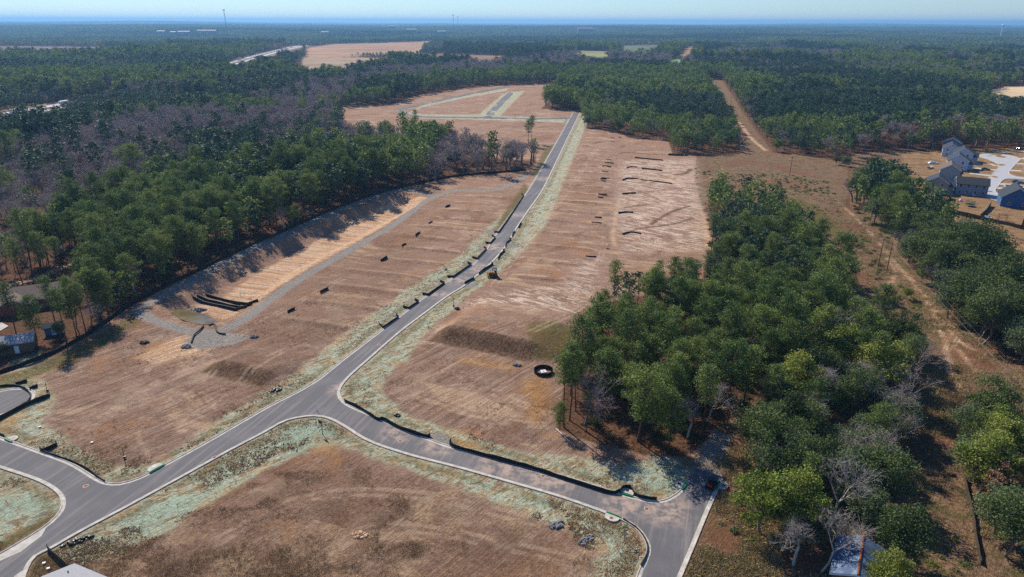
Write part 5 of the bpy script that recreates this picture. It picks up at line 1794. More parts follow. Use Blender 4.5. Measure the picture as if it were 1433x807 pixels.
def rocks(px, py, n, rx, ry, label, rz=0.0, smin=0.2, smax=0.5, mat=None, name='rock_pile', cat='rock pile', group=None):
    g = G(px, py)
    rr = random.Random(int(px * 7 + py))
    b = MB()
    for k in range(n):
        a, q = rr.uniform(0, 6.28), math.sqrt(rr.uniform(0, 1))
        x, y = rx * q * math.cos(a), ry * q * math.sin(a)
        x, y = x * math.cos(rz) - y * math.sin(rz), x * math.sin(rz) + y * math.cos(rz)
        s = rr.uniform(smin, smax)
        z = (1 - q) * (0.12 if 'near lot' in label else 0.4) * min(rx, ry) - 0.05
        k0 = len(b.v)
        ang = rr.uniform(0, 6)
        ring = []
        for j in range(6):
            t_ = ang + j * math.pi / 3
            ring.append((x + s * rr.uniform(.7, 1) * math.cos(t_), y + s * rr.uniform(.7, 1) * math.sin(t_)))
        for (u_, v_) in ring:
            b.v.append((u_, v_, z))
        for (u_, v_) in ring:
            b.v.append((x + (u_ - x) * 0.65, y + (v_ - y) * 0.65, z + s * rr.uniform(0.6, 1.0)))
        for j in range(6):
            j2 = (j + 1) % 6
            b.f.append((k0 + j, k0 + j2, k0 + 6 + j2, k0 + 6 + j)); b.mi.append(0)
        b.f.append(tuple(k0 + 6 + j for j in range(6))); b.mi.append(0)
    o = b.build(name, mat or M['rock'])
    o.location = g
    return tag(o, label, cat, group)


rocks(779, 734, 60, 1.5, 0.8, 'heap of grey rocks on the mulch of the near lot, left of the two', 0.5, 0.12, 0.3)
rocks(820, 755, 75, 1.7, 0.8, 'longer heap of grey rocks on the near lot, right of the two', 0.75, 0.12, 0.3)
rocks(260.6, 484.8, 40, 1.3, 1.0, 'dark rock heap at the end of the left black hose')
rocks(202, 479, 26, 1.2, 0.7, 'small dark heap on the left bare lot near the forest', mat=M['silt'], name='debris_heap', cat='debris')
rocks(355, 471, 30, 1.3, 0.7, 'grey rock heap where the pond spillway ends')
rocks(723, 511, 20, 0.9, 0.5, 'small rock heap at the foot of the dark bank')
rocks(273, 435, 60, 3.2, 1.4, 'grey rock bed at the upper shore of the pond', 0.3, 0.25, 0.6)
rocks(318, 288, 24, 1.6, 0.8, 'grey rocks in the upper part of the drainage basin', 0.2) if False else None
rocks(948, 217, 70, 6.0, 1.6, 'dark brush pile beside the small pine clump', -0.25, 0.4, 1.0, mat=M['silt'], name='brush_pile', cat='brush pile')
rocks(109, 757, 46, 2.2, 0.7, 'tangled heap of black pipe scraps beside the lower left kerb', 0.62, 0.2, 0.45, mat=M['black'], name='debris_heap', cat='debris')
rocks(556, 581, 12, 0.7, 0.5, 'black scrap heap on the mulch inside the junction', 0, 0.2, 0.4, mat=M['black'], name='debris_heap', cat='debris')
rocks(386, 546, 22, 1.2, 0.6, 'dark scrap heap on the strip left of the junction', 0.4, 0.2, 0.45, mat=M['black'], name='debris_heap', cat='debris')
rocks(640, 432, 12, 0.8, 0.6, 'black bundle lying on the straw beside a thin stake', 0, 0.25, 0.5, mat=M['black'], name='debris_heap', cat='debris')
rocks(503, 749, 30, 1.4, 0.8, 'crumbled pale soil clod on the brown near lot', 0, 0.2, 0.5, mat=plain('pale clay clod', '#c0a080', 0.95), name='soil_heap', cat='soil heap')
for px, py, n in ((660, 330, 'beside the fifth fence bracket'), (625, 377, 'behind the fourth fence bracket'), (755, 298, 'on the pale straw strip'), (850, 348, 'beside the woodland corner')):
    rocks(px, py, 7, 0.6, 0.4, 'small black object on the verge ' + n, 0, 0.2, 0.4, mat=M['black'], name='debris_heap', cat='debris')

# fallen stem and old fence
a, b_ = P(778, 601), P(800, 622)
mb = MB()
mb.tube([(0, 0, 0.25), ((b_[0] - a[0]) * .5, (b_[1] - a[1]) * .5, 0.3), (b_[0] - a[0], b_[1] - a[1], 0.2)], [0.16, 0.13, 0.06], 6)
mb.tube([((b_[0] - a[0]) * .5, (b_[1] - a[1]) * .5, 0.3), ((b_[0] - a[0]) * .6 + 1, (b_[1] - a[1]) * .5, 0.9)], [0.07, 0.02], 5)
o = mb.build('fallen_trunk', M['deadwood'])
o.location = a
tag(o, 'pale fallen trunk in front of the slim pines', 'fallen trunk')
fence_run([(1350, 670), (1352, 686), (1360, 720), (1366, 760), (1372, 790)], 'old dark fence line at the edge of the right thicket', 'wire_fence', h=1.0, th=0.08, cat='fence', mat=M['fencewood'])


# storm inlets
def inlet(px, py, rz, label, w_=2.6, d_=1.5, cover='rust'):
    g = P(px, py)
    e = empty('storm_inlet', (g[0], g[1], 0.0), label, 'storm drain', 'storm inlets along the kerbs', rz)
    b = MB()
    n = 12
    pts = [(-w_ / 2, 0)] + [(w_ / 2 * -math.cos(math.pi * i / n) * (1 if 0 < i < n else 1), d_ * math.sin(math.pi * i / n) ** 0.7) for i in range(1, n)] + [(w_ / 2, 0)]
    b.poly([(x, y, 0.24) for x, y in pts])
    for i in range(len(pts)):
        p, q = pts[i], pts[(i + 1) % len(pts)]
        b.poly([(p[0], p[1], -0.1), (q[0], q[1], -0.1), (q[0], q[1], 0.24), (p[0], p[1], 0.24)])
    b.build('slab', M['concrete'], e)
    b = MB()
    b.disc((0, d_ * 0.5, 0.243), 0.32, 0.03, 14)
    b.build('manhole_cover', M[cover], e)
    b = MB()
    b.tube([(-w_ * 0.55, -0.28, 0.13), (-w_ * 0.2, -0.36, 0.15), (w_ * 0.2, -0.36, 0.15), (w_ * 0.55, -0.28, 0.13)], 0.15, 7)
    b.build('filter_sock', M['sock'], e)
    return e


def heading(a, b):
    p, q = P(*a), P(*b)
    return math.atan2(q[1] - p[1], q[0] - p[0])


inlet(858, 722.5, heading((850, 719), (870, 727)) + math.pi, 'white storm inlet with rusty lid at the kerb below the two rock heaps')
inlet(876, 691, heading((862, 688), (888, 696)), 'white storm inlet with green sock on the upper kerb before the dead end', cover='black')
inlet(956, 680, heading((950, 687), (959, 673)), 'pale storm inlet at the left kerb of the cut off road end', cover='black', w_=2.2)
inlet(1007, 679, heading((1011, 668), (1004, 685)), 'pale storm inlet at the right kerb next to the parked buggy', cover='black', w_=2.4)
inlet(219, 656, heading((214, 659), (230, 650)), 'white storm inlet on the kerb left of the road junction', cover='black', w_=2.8)
inlet(14, 616, heading((5, 613), (25, 621)), 'cyan tinted storm inlet on the far left kerb', cover='black', w_=2.2)
# ringed inlet in the lot
g = P(760.5, 521)
e = empty('ringed_inlet', (g[0], g[1], tz(g[0], g[1])), 'round inlet pit with white lid ringed by black silt fence on the bare lot', 'storm drain')
b = MB()
n = 28
for i in range(n):
    a0, a1 = 2 * math.pi * i / n, 2 * math.pi * (i + 1) / n
    for ra, rb in ((2.35, 2.25), (2.25, 2.35)):
        b.poly([(ra * math.cos(a0), ra * math.sin(a0), -0.2), (ra * math.cos(a1), ra * math.sin(a1), -0.2), (rb * math.cos(a1), rb * math.sin(a1), 0.95), (rb * math.cos(a0), rb * math.sin(a0), 0.95)])
b.build('silt_ring', M['silt'], e)
b = MB()
b.box((0, 0, 0.0), (1.3, 1.3, 0.4), 0.3)
b.build('lid', M['white'], e)
b = MB()
b.box((0, 0, 0.402), (0.6, 0.6, 0.05), 0.3)
b.build('hatch', M['concrete'], e)


# manhole covers in the asphalt
for px, py, lb in ((300, 640, 'on the left road before the junction'), (560, 617, 'on the side road just past the junction'), (760, 666, 'halfway along the side road'), (905, 712, 'before the dead end'), (530, 482, 'above the junction'), (640, 394, 'beside the upper silt fences'),
                   (120, 680, 'in the mouth of the left side street')):
    g = P(px, py)
    b = MB()
    b.disc((0, 0, 0), 0.5, 0.025, 18, M['concrete'])
    b.disc((0, 0, 0.0255), 0.36, 0.01, 16, M['rust'])
    o = b.build('manhole_cover', None)
    o.location = (g[0], g[1], 0.014)
    tag(o, 'round manhole cover ' + lb, 'manhole cover', 'manhole covers in the road')

# signs
def sign(px, py, h, label, board=None, blades=False, rz=0.0, top=None):
    g = P(px, py)
    e = empty('street_sign' if blades else 'site_sign', g, label, 'sign', None, rz)
    b = MB()
    b.box((0, 0, -0.2), (0.11, 0.11, h + 0.2))
    b.build('post', M['wood'] if not blades else M['steel'], e)
    if board:
        b = MB()
        b.box((board[2], 0.10, board[3]), (board[0], 0.06, board[1]))
        b.build('board', plain('sign board back', '#3a4648', 0.7, var=0.1), e)
    if blades:
        for k, a in enumerate((0.0, math.pi / 2)):
            b = MB()
            b.box((0, 0, h + 0.02 + 0.24 * k), (0.9, 0.04, 0.22), a)
            b.build('name_blade', M['sock'], e)
    return e


sign(451.6, 607.5, 3.2, 'dark backed board sign on a slim post at the tip of the near lot', (0.95, 0.8, -0.42, 2.4), rz=-0.45)
sign(873.5, 756, 2.6, 'thin street name post inside the kerb bend at the lower right', blades=True, rz=0.3)
for px, py, h, lb in ((634.5, 429, 3.0, 'thin stake on the straw verge beside the black bundle'), (174, 641, 2.6, 'dark leaning stake with black scraps on the left lot'), (443, 574, 1.6, 'white marker stake on the asphalt edge at the junction'), (66, 547, 2.2, 'thin stake near the round street end')):
    g = P(px, py)
    b = MB()
    b.tube([(0, 0, -0.1), (0.05, 0.05, h)], [0.07, 0.05], 6)
    if 'white' not in lb:
        b.box((0.1, 0, 0.1), (0.5, 0.3, 0.35), 0.4)
        b.box((0.05, 0.05, h * 0.75), (0.22, 0.08, 0.3), 0.2)
    o = b.build('marker_stake', M['white'] if 'white' in lb else M['black'])
    o.location = g
    tag(o, lb, 'stake')
for px, py, lb in ((129, 620, 'small white stake cap on the left lot'), (56, 598, 'small white stake cap on the mulch by the left street'), (62, 789, 'small white utility box on the mown corner, upper one'), (68, 796.5, 'small white utility box on the mown corner, lower one')):
    g = P(px, py)
    b = MB()
    b.box((0, 0, -0.1), (0.4, 0.3, 0.32), 0.4, M['concrete'])
    b.box((0, 0, 0.22), (0.44, 0.34, 0.08), 0.4, M['white'])
    o = b.build('utility_box', None)
    o.location = g
    tag(o, lb, 'utility box')

# ------------------------------------------------------------------ bulldozer
g = P(690, 386.5)
e = empty('bulldozer', (g[0], g[1], tz(g[0], g[1])), 'small yellow bulldozer parked on the brown lot beside the long road', 'bulldozer', None, math.pi + 0.15)
for sy in (-1, 1):
    b = MB()
    pr = [(-1.55, 0.45), (-1.3, 0.05), (1.3, 0.05), (1.6, 0.45), (1.25, 0.85), (-1.3, 0.9)]
    y0, y1 = sy * 0.7, sy * 1.2
    b.poly([(x, y0, z) for x, z in pr]); b.poly([(x, y1, z) for x, z in pr[::-1]])
    for i in range(6):
        p, q = pr[i], pr[(i + 1) % 6]
        b.poly([(p[0], y0, p[1]), (q[0], y0, q[1]), (q[0], y1, q[1]), (p[0], y1, p[1])])
    b.build('track', M['black'], e)
b = MB()
b.box((0.75, 0, 0.55), (1.7, 1.3, 1.15), 0, None, 0.88)
b.box((-0.7, 0, 0.55), (1.4, 1.4, 0.9), 0, None, 0.95)
b.box((0.9, 0.3, 1.7), (0.14, 0.14, 0.6))
b.build('body', M['yellow'], e)
b = MB()
for sx in (-1.2, 0.15):
    for sy in (-0.6, 0.6):
        b.box((sx, sy, 1.4), (0.1, 0.1, 1.35))
b.box((-0.52, 0, 2.75), (1.7, 1.5, 0.12))
b.box((-0.7, 0, 1.45), (0.6, 0.7, 0.6))
b.build('canopy', M['black'], e)
b = MB()
n = 6
for i in range(n):
    a0, a1 = -0.6 + 1.1 * i / n, -0.6 + 1.1 * (i + 1) / n
    f = lambda a: (2.5 - 0.5 * math.cos(a) - 0.1, 0.55 + 0.75 * math.sin(a) + 0.25)
    p, q = f(a0), f(a1)
    b.poly([(p[0], -1.55, p[1]), (q[0], -1.55, q[1]), (q[0], 1.55, q[1]), (p[0], 1.55, p[1])])
    b.poly([(p[0] + .08, 1.55, p[1]), (q[0] + .08, 1.55, q[1]), (q[0] + .08, -1.55, q[1]), (p[0] + .08, -1.55, p[1])])
for sy in (-1.3, 1.3):
    b.box((1.0, sy, 0.4), (2.2, 0.14, 0.2))
b.build('blade', M['yellow'], e)

# ------------------------------------------------------------------ utility buggy
a1, a2 = P(991, 690), P(999, 672)
e = empty('utility_buggy', (P(995, 680.5)[0], P(995, 680.5)[1], 0.03), 'black off road buggy with red rear bed parked at the cut off road end', 'buggy', None, math.atan2(a2[1] - a1[1], a2[0] - a1[0]))
b = MB()
b.box((0, 0, 0.35), (2.5, 1.2, 0.35)); b.box((1.0, 0, 0.6), (0.9, 1.25, 0.35), 0, None, 0.8); b.box((1.35, 0, 0.4), (0.25, 1.3, 0.3))
b.build('body', M['car_black'], e)
b = MB()
b.box((-0.95, 0, 0.68), (0.6, 0.7, 0.28)); b.box((-1.0, 0.3, 0.96), (0.4, 0.3, 0.2), 0.3)
b.build('cargo_bed', M['red'], e)
b = MB()
for sy in (-0.6, 0.6):
    b.tube([(0.75, sy, 0.85), (0.35, sy, 1.75), (-0.55, sy, 1.75), (-0.75, sy, 0.8)], 0.05, 6)
b.tube([(0.35, -0.6, 1.75), (0.35, 0.6, 1.75)], 0.05, 6); b.tube([(-0.55, -0.6, 1.75), (-0.55, 0.6, 1.75)], 0.05, 6)
b.build('roll_cage', M['black'], e)
b = MB()
b.box((-0.1, 0, 1.72), (0.95, 1.1, 0.06))
b.build('roof_panel', M['black'], e)
for sy in (-0.3, 0.3):
    b = MB(); b.box((-0.1, sy, 0.7), (0.5, 0.45, 0.15)); b.box((-0.33, sy, 0.85), (0.12, 0.45, 0.5)); b.build('seat', M['black'], e)
for sx in (-0.95, 0.95):
    for sy in (-1, 1):
        b = MB(); b.tube([(sx, sy * 0.52, 0.33), (sx, sy * 0.8, 0.33)], 0.34, 14); wh = b.build('wheel', M['rubber'], e)
        b = MB(); b.tube([(sx, sy * 0.79, 0.33), (sx, sy * 0.81, 0.33)], 0.17, 10); b.build('rim', M['steel'], wh)


# ------------------------------------------------------------------ houses
def house(loc, rz, L, D, hw, pitch, wall_m, roof_m, label, wings=(), front=1, porch=False, gable_win=True, stories=2, name='house'):
    """gabled house; local x runs along the ridge, y across"""
    e = empty(name, loc, label, 'house' if name == 'house' else 'shed', None, rz)
    hr = D / 2 * pitch

    def body(cx, cy_, l, d, h, turn=False, ho=0.0):
        b = MB()
        rise = d / 2 * pitch
        T_ = (lambda x, y, z: (cx - y, cy_ + x, z)) if turn else (lambda x, y, z: (cx + x, cy_ + y, z))
        for sy in (-1, 1):
            b.poly([T_(-l / 2, sy * d / 2, -0.3), T_(l / 2, sy * d / 2, -0.3), T_(l / 2, sy * d / 2, h), T_(-l / 2, sy * d / 2, h)])
        for sx in (-1, 1):
            b.poly([T_(sx * l / 2, -d / 2, -0.3), T_(sx * l / 2, d / 2, -0.3), T_(sx * l / 2, d / 2, h), T_(sx * l / 2, 0, h + rise), T_(sx * l / 2, -d / 2, h)])
        b.build('wall', wall_m, e)
        rb, tr = MB(), [MB(), MB()]
        ov, th = 0.45, 0.22
        for sy in (-1, 1):
            y1, z1 = sy * (d / 2 + ov), h - ov * pitch
            zr = h + rise
            x0 = l / 2 + ov
            p = [(-x0, y1, z1), (x0, y1, z1), (x0, 0, zr), (-x0, 0, zr)]
            rb.poly([T_(x, y, z + th) for x, y, z in p])
            rb.poly([T_(x, y, z + 0.02) for x, y, z in p[::-1]])
            rb.poly([T_(-x0, y1, z1 + .02), T_(x0, y1, z1 + .02), T_(x0, y1, z1 + th), T_(-x0, y1, z1 + th)])
            for sx in (-1, 1):
                xx = sx * (x0 + 0.03)
                tr[(sx + 1) // 2].poly([T_(xx, y1, z1 - 0.12), T_(xx, 0, zr - 0.12), T_(xx, 0, zr + th), T_(xx, y1, z1 + th)])
        ro = rb.build('roof', roof_m, e)
        for q_ in tr:
            q_.build('fascia', M['white'], ro)
        return T_
    T_ = body(0, 0, L, D, hw)
    for wx, wy, wl, wd, wh, turn in wings:
        body(wx, wy, wl, wd, wh, turn)

    def window(x, y, z, ww, wh_, nx_, ny_):
        b = MB()
        fx, fy = -ny_, nx_
        q = lambda u_, v_, o_: (x + fx * u_ + nx_ * o_, y + fy * u_ + ny_ * o_, z + v_)
        b.poly([q(-ww / 2 - .1, -.1, .03), q(ww / 2 + .1, -.1, .03), q(ww / 2 + .1, wh_ + .1, .03), q(-ww / 2 - .1, wh_ + .1, .03)])
        wn = b.build('window', M['white'], e)
        b = MB()
        b.poly([q(-ww / 2, 0, .045), q(ww / 2, 0, .045), q(ww / 2, wh_, .045), q(-ww / 2, wh_, .045)])
        b.build('pane', M['glass'], wn)
    for s in range(stories):
        z = 0.9 + s * 2.9
        for x in np.linspace(-L * 0.36, L * 0.36, 4):
            window(float(x), -D / 2, z, 1.15, 1.55, 0, -1)
            window(float(x), D / 2, z, 0.95, 1.4, 0, 1)
        if gable_win:
            for yv in (-D * 0.22, D * 0.22):
                window(-L / 2, yv, z, 0.9, 1.35, -1, 0)
                window(L / 2, yv, z, 0.9, 1.35, 1, 0)
    b = MB()
    b.poly([(L * 0.1 - .5, -D / 2 - .035, 0), (L * 0.1 + .5, -D / 2 - .035, 0), (L * 0.1 + .5, -D / 2 - .035, 2.1), (L * 0.1 - .5, -D / 2 - .035, 2.1)])
    b.build('door', M['white'], e)
    if porch:
        b = MB()
        b.box((0, -D / 2 - 1.6, 0.0), (L * 0.8, 3.0, 0.14))
        b.build('patio', M['concrete'], e)
        b = MB()
        for sx in (-1, 1):
            b.box((L * 0.22 + sx * 1.8, -D / 2 - 2.8, 0.1), (0.16, 0.16, 2.5))
        b.box((L * 0.22, -D / 2 - 1.5, 2.6), (4.2, 3.0, 0.16))
        b.build('porch', M['white'], e)
    return e


def at(cx_, cy_, z=0.0):
    q = oh([(cx_, cy_)])[0]
    return P(q[0], q[1], z)


RZ = R(62)
# local +x of a house points along its ridge; local -y faces the viewer or the back yard
house(at(215, 640), R(58), 11.5, 10, 5.4, 0.62, M['side_grey'], M['shingle_blue'], 'grey sided two storey house with patio, nearest the tree belt', wings=((1.5, -3.5, 8.0, 6.5, 3.6, True),), porch=True)
house(at(562, 668), R(-27), 13.5, 8.5, 5.6, 0.62, M['side_bluegrey'], M['shingle_dark'], 'blue grey two storey house with long rear wall facing the fenced yard')
house(at(345, 505), R(60), 13, 9.5, 5.6, 0.62, M['side_sage'], M['shingle_brown'], 'sage house with brown roof and plain gable, third in the row', gable_win=False, wings=((3, -3, 6, 7, 3.2, True),))
house(at(425, 405), R(60), 13, 10.5, 5.6, 0.62, M['side_pale'], M['shingle_blue'], 'pale blue house with dark roof behind the sage house', wings=((2, -5.0, 6, 7, 3.4, True),))
house(at(480, 330), R(60), 13, 10, 5.6, 0.62, M['side_pale'], M['shingle_dark'], 'whitish house with charcoal roof in the middle of the row', wings=((2, -5.0, 6, 7, 3.4, True),))
house(at(360, 275), R(60), 12, 9.5, 5.4, 0.6, M['side_pale'], M['shingle_dark'], 'light blue gabled house second from the forest')
house(at(380, 215), R(52), 14, 10.5, 5.6, 0.6, M['side_navy'], M['shingle_blue'], 'slate blue house with wide roof, last in the row before the forest')
house(at(1010, 775), R(62), 14, 12, 4.6, 0.75, M['side_blue'], M['shingle_dark'], 'deep blue house with steep gable at the right edge', stories=1)
for i, (cx_, cy_, rz_, wm, rm, lb) in enumerate(((1260, 330, 80, 'side_pale', 'shingle_dark', 'pale house beyond the right end of the street'), (1270, 440, 80, 'side_grey', 'shingle_brown', 'grey house beyond the parked silver car'))):
    house(at(cx_, cy_), R(rz_), 13, 10, 5.6, 0.6, M[wm], M[rm], lb)


def car(px, py, rz, paint, label, kind='car', z=0.05, s=1.0, group='cars parked by the houses'):
    g = P(px, py)
    e = empty('parked_' + kind, (g[0], g[1], tz(g[0], g[1]) + z), label, kind, group, rz)
    e.scale = (s, s, s)
    b = MB()
    b.box((0, 0, 0.32), (4.5, 1.8, 0.55), 0, None, 0.96)
    b.box((0, 0, 0.85), (4.3, 1.7, 0.08), 0, None, 0.95)
    b.build('body', M[paint], e)
    b = MB()
    k0 = len(b.v)
    lo = [(-1.75, -.8), (0.95, -.8), (0.95, .8), (-1.75, .8)]
    hi = [(-1.35, -.62), (0.3, -.62), (0.3, .62), (-1.35, .62)]
    for i in range(4):
        j = (i + 1) % 4
        b.poly([(*lo[i], .92), (*lo[j], .92), (*hi[j], 1.42), (*hi[i], 1.42)], M['glass'])
    b.poly([(*q, 1.43) for q in hi], M[paint])
    b.build('cabin', None, e)
    for sx in (-1.4, 1.4):
        for sy in (-1, 1):
            b = MB(); b.tube([(sx, sy * 0.66, 0.32), (sx, sy * 0.9, 0.32)], 0.33, 12); b.build('wheel', M['rubber'], e)
    return e


for cx_, cy_, rz_, pt, lb in ((1075, 213, 10, 'car_black', 'dark car at the far end of the street by the forest'), (725, 425, -25, 'car_green', 'dark green car on the driveway of the middle house'), (535, 548, -20, 'car_black', 'black car in front of the blue grey house'),
                              (1045, 553, -10, 'car_black', 'black car on the upper right driveway'), (1085, 566, -10, 'car_blue', 'dark blue car touching the black one on the upper right driveway'), (965, 602, -5, 'car_silver', 'silver car on the lower right driveway'),
                              (1118, 632, -5, 'car_white', 'white car at the right picture edge'), (60, 530, 20, 'car_blue', 'blue car parked in the back yard by the tree belt'), (20, 545, 20, 'red', 'red car next to the blue one in the back yard')):
    q = oh([(cx_, cy_)])[0]
    car(q[0], q[1], R(rz_), pt, lb)
q = oh([(190, 355)])[0]
g = P(*q)
b = MB()
b.box((0, 0, 0.1), (5.8, 2.1, 0.7), 0, M['car_white'], 0.8); b.box((-0.3, 0, 0.8), (3.6, 1.5, 0.5), 0, M['tarp'], 0.8); b.box((3.3, 0, 0.3), (1.2, 0.15, 0.15), 0, M['steel'])
o = b.build('covered_boat', None)
o.location, o.rotation_euler = g, (0, 0, -0.1)
tag(o, 'white boat under a pale blue cover behind the pale house', 'boat')
q = oh([(160, 408)])[0]
b = MB()
b.box((0, 0, 0.4), (4.2, 1.8, 0.2), 0, M['steel']); b.box((0.8, 0.2, 0.6), (1.6, 1.2, 0.7), 0.2, M['white']); b.box((-1.2, 0, 0.6), (1.2, 1.2, 0.4), 0.5, M['black'])
for sy in (-1, 1):
    b.tube([(0, sy * 0.8, 0.3), (0, sy * 1.0, 0.3)], 0.3, 10, M['rubber'])
o = b.build('loaded_trailer', None)
o.location, o.rotation_euler = P(*q), (0, 0, 0.2)
tag(o, 'loaded trailer in the yard below the covered boat', 'trailer')
# yard things
q = P(1357, 288)
e = empty('trampoline', q, 'round trampoline with dark net on the fenced lawn', 'trampoline')
b = MB(); b.disc((0, 0, 0.85), 1.9, 0.1, 20); b.build('mat', M['black'], e)
b = MB()
for i in range(8):
    a = i * math.pi / 4
    b.tube([(1.9 * math.cos(a), 1.9 * math.sin(a), 0), (1.9 * math.cos(a), 1.9 * math.sin(a), 2.6)], 0.05, 5)
for i in range(20):
    a0, a1 = i * math.pi / 10, (i + 1) * math.pi / 10
    for zz in (1.3, 1.75, 2.2, 2.55):
        b.tube([(1.9 * math.cos(a0), 1.9 * math.sin(a0), zz), (1.9 * math.cos(a1), 1.9 * math.sin(a1), zz)], 0.035, 4, cap=False)
b.build('net_frame', M['sock'], e)
q = P(1344, 281.5)
b = MB(); b.disc((0, 0, 0), 0.9, 0.7, 14, None, 0.75); b.disc((0, 0, 0.7), 0.75, 0.7, 14, None, 0.2)
o = b.build('play_tent', M['pink']); o.location = q
tag(o, 'small pink play tent against the blue grey house', 'play tent')
q = P(1402, 308)
e = empty('pergola', q, 'open wooden pergola at the back fence of the lawn', 'pergola', None, -0.4)
b = MB()
for sx in (-1.5, 1.5):
    for sy in (-1.2, 1.2):
        b.box((sx, sy, 0), (0.15, 0.15, 2.4))
b.build('post_frame', M['wood'], e)
b = MB()
for sy in (-1.2, 1.2):
    b.box((0, sy, 2.4), (3.6, 0.14, 0.2))
for x in np.linspace(-1.6, 1.6, 7):
    b.box((float(x), 0, 2.6), (0.1, 3.0, 0.12))
b.build('rafters', M['wood'], e)
for px, py, lb in ((1382, 305, 'low white garden bench set left of the pergola'), (1396, 311, 'white garden table before the pergola')):
    b = MB(); b.box((0, 0, 0.35), (2.6, 0.9, 0.1), -0.4); b.box((0.3, 0.5, 0.45), (2.4, 0.12, 0.5), -0.4)
    for s in (-1, 1):
        b.box((s * 0.9, -s * 0.35, 0), (0.1, 0.8, 0.36), -0.4)
    o = b.build('garden_seat', M['white']); o.location = P(px, py); tag(o, lb, 'garden furniture')
for l, lb in (([(1313, 296), (1330, 298), (1352, 303), (1385, 310), (1433, 321), (1500, 337)], 'long brown board fence behind the back yards'), ([(1331, 277), (1322, 287), (1313, 296)], 'brown fence between the grey house and the lawn'),
              ([(1386, 288), (1380, 296), (1371, 305)], 'brown fence between the lawn and the deep blue house'), ([(1433, 306), (1428, 320)], 'short fence right of the pergola')):
    fence_run(l, lb, 'board_fence', h=1.8, th=0.1, cat='fence', mat=M['fencewood'], curve=False)
fence_run([(1398, 376), (1415, 380), (1433, 385), (1480, 396)], 'dark board fence at the lower end of the mown field', 'board_fence', h=1.6, th=0.1, cat='fence', mat=M['fencewood'], curve=False)
house(P(1409, 409), R(-20), 4.2, 3.2, 2.6, 0.5, M['side_pale'], M['shingle_grey'], 'small pale shed at the lower corner of the mown field', gable_win=False, stories=0, name='shed')

# left corner
house(P(44, 424, 0), R(27), 17, 12, 3.0, 0.42, M['brick'], M['shingle_brown'], 'low brown roofed house among the pines at the left edge', stories=1, wings=((-3, -4, 9, 8, 3.0, True),))
house(P(22, 489, 0), R(25), 9, 5.5, 2.8, 0.45, M['wood'], M['shingle_grey'], 'shed with pale roof at the left edge behind the long black fence', gable_win=False, stories=0, name='shed')
house(P(76, 466, 0), R(20), 3.6, 2.6, 2.3, 0.5, M['side_navy'], M['shingle_blue'], 'tiny blue shed among the pines', gable_win=False, stories=0, name='shed')
struct(sheet("pavement", W([(-30, 452), (2, 451), (12, 456), (0, 463), (-30, 470)]), 0.03, M['concrete']))
# roof corner at the bottom left
hw = 5.2
c1 = np.array(P(105, 790, hw)); c2 = np.array(P(146, 807, hw)); dv = c2 - c1; ang = math.atan2(dv[1], dv[0])
ctr = c1[:2] + np.array([math.cos(ang), math.sin(ang)]) * 6.2 + np.array([math.sin(ang), -math.cos(ang)]) * 4.6
e = house((ctr[0], ctr[1], 0), ang, 11.6, 8.3, hw + 0.2, 0.35, M['side_grey'], M['shingle_grey'], 'house with light grey roof cut by the lower left picture edge')
b = MB()
b.tube([(-4.6, 2.6, hw + 0.6), (-4.6, 2.6, hw + 1.3)], 0.09, 8); b.tube([(-1.6, 2.2, hw + 0.8), (-1.6, 2.2, hw + 1.4)], 0.09, 8)
b.build('vent_pipe', M['black'], e)
# metal shed at the bottom right
r0, r1 = np.array(P(1207.6, 755.7, 4.2)), np.array(P(1201, 800, 4.2))
dv = r1 - r0
ang = math.atan2(dv[1], dv[0]); mid = (r0 + r1) / 2
L_ = np.linalg.norm(dv[:2]) + 1.0
t = NT("corrugated metal")
o_ = t.node("ShaderNodeTexCoord").outputs[3]
wv = t.node("ShaderNodeTexWave"); wv.inputs['Scale'].default_value = 1.6; t.put(wv.inputs['Vector'], o_)
met = t.done(t.bsdf(t.mix(t.sm(t.noise(o_, 0.6, 5, 0.7), 0.4, 0.65), hx('#45597a'), hx('#7388a0')), 0.55, 0.4, 0.15, normal=t.bump(wv.outputs[1], 0.6, 0.08)))
e = house((mid[0], mid[1], 0), ang, L_, 6.4, 3.0, 0.38, M['wood'], met, 'old shed with blue grey metal roof under the trees at the bottom', gable_win=False, stories=0, name='shed')
b = MB(); b.tube([(-L_ / 2 - .5, 0, 4.46), (L_ / 2 + .5, 0, 4.46)], 0.16, 6)
b.build('ridge_cap', M['rust'], e)

# ------------------------------------------------------------------ power line
def pole(px, py, h, label, rz, near=True):
    g = P(px, py)
    e = empty('utility_pole', g, label, 'utility pole', 'power line poles', rz)
    b = MB(); b.tube([(0, 0, -0.5), (0, 0, h)], [0.19, 0.12], 8); b.build('pole', M['polewood'], e)
    b = MB(); b.box((0, 0, h - 0.7), (1.9, 0.12, 0.14)); b.build('crossarm', M['polewood'], e)
    for x in (-0.85, 0, 0.85):
        b = MB(); b.tube([(x, 0, h - 0.56), (x, 0, h - 0.3)], 0.07, 6); b.build('insulator', M['white'], e)
    return Vector(g)


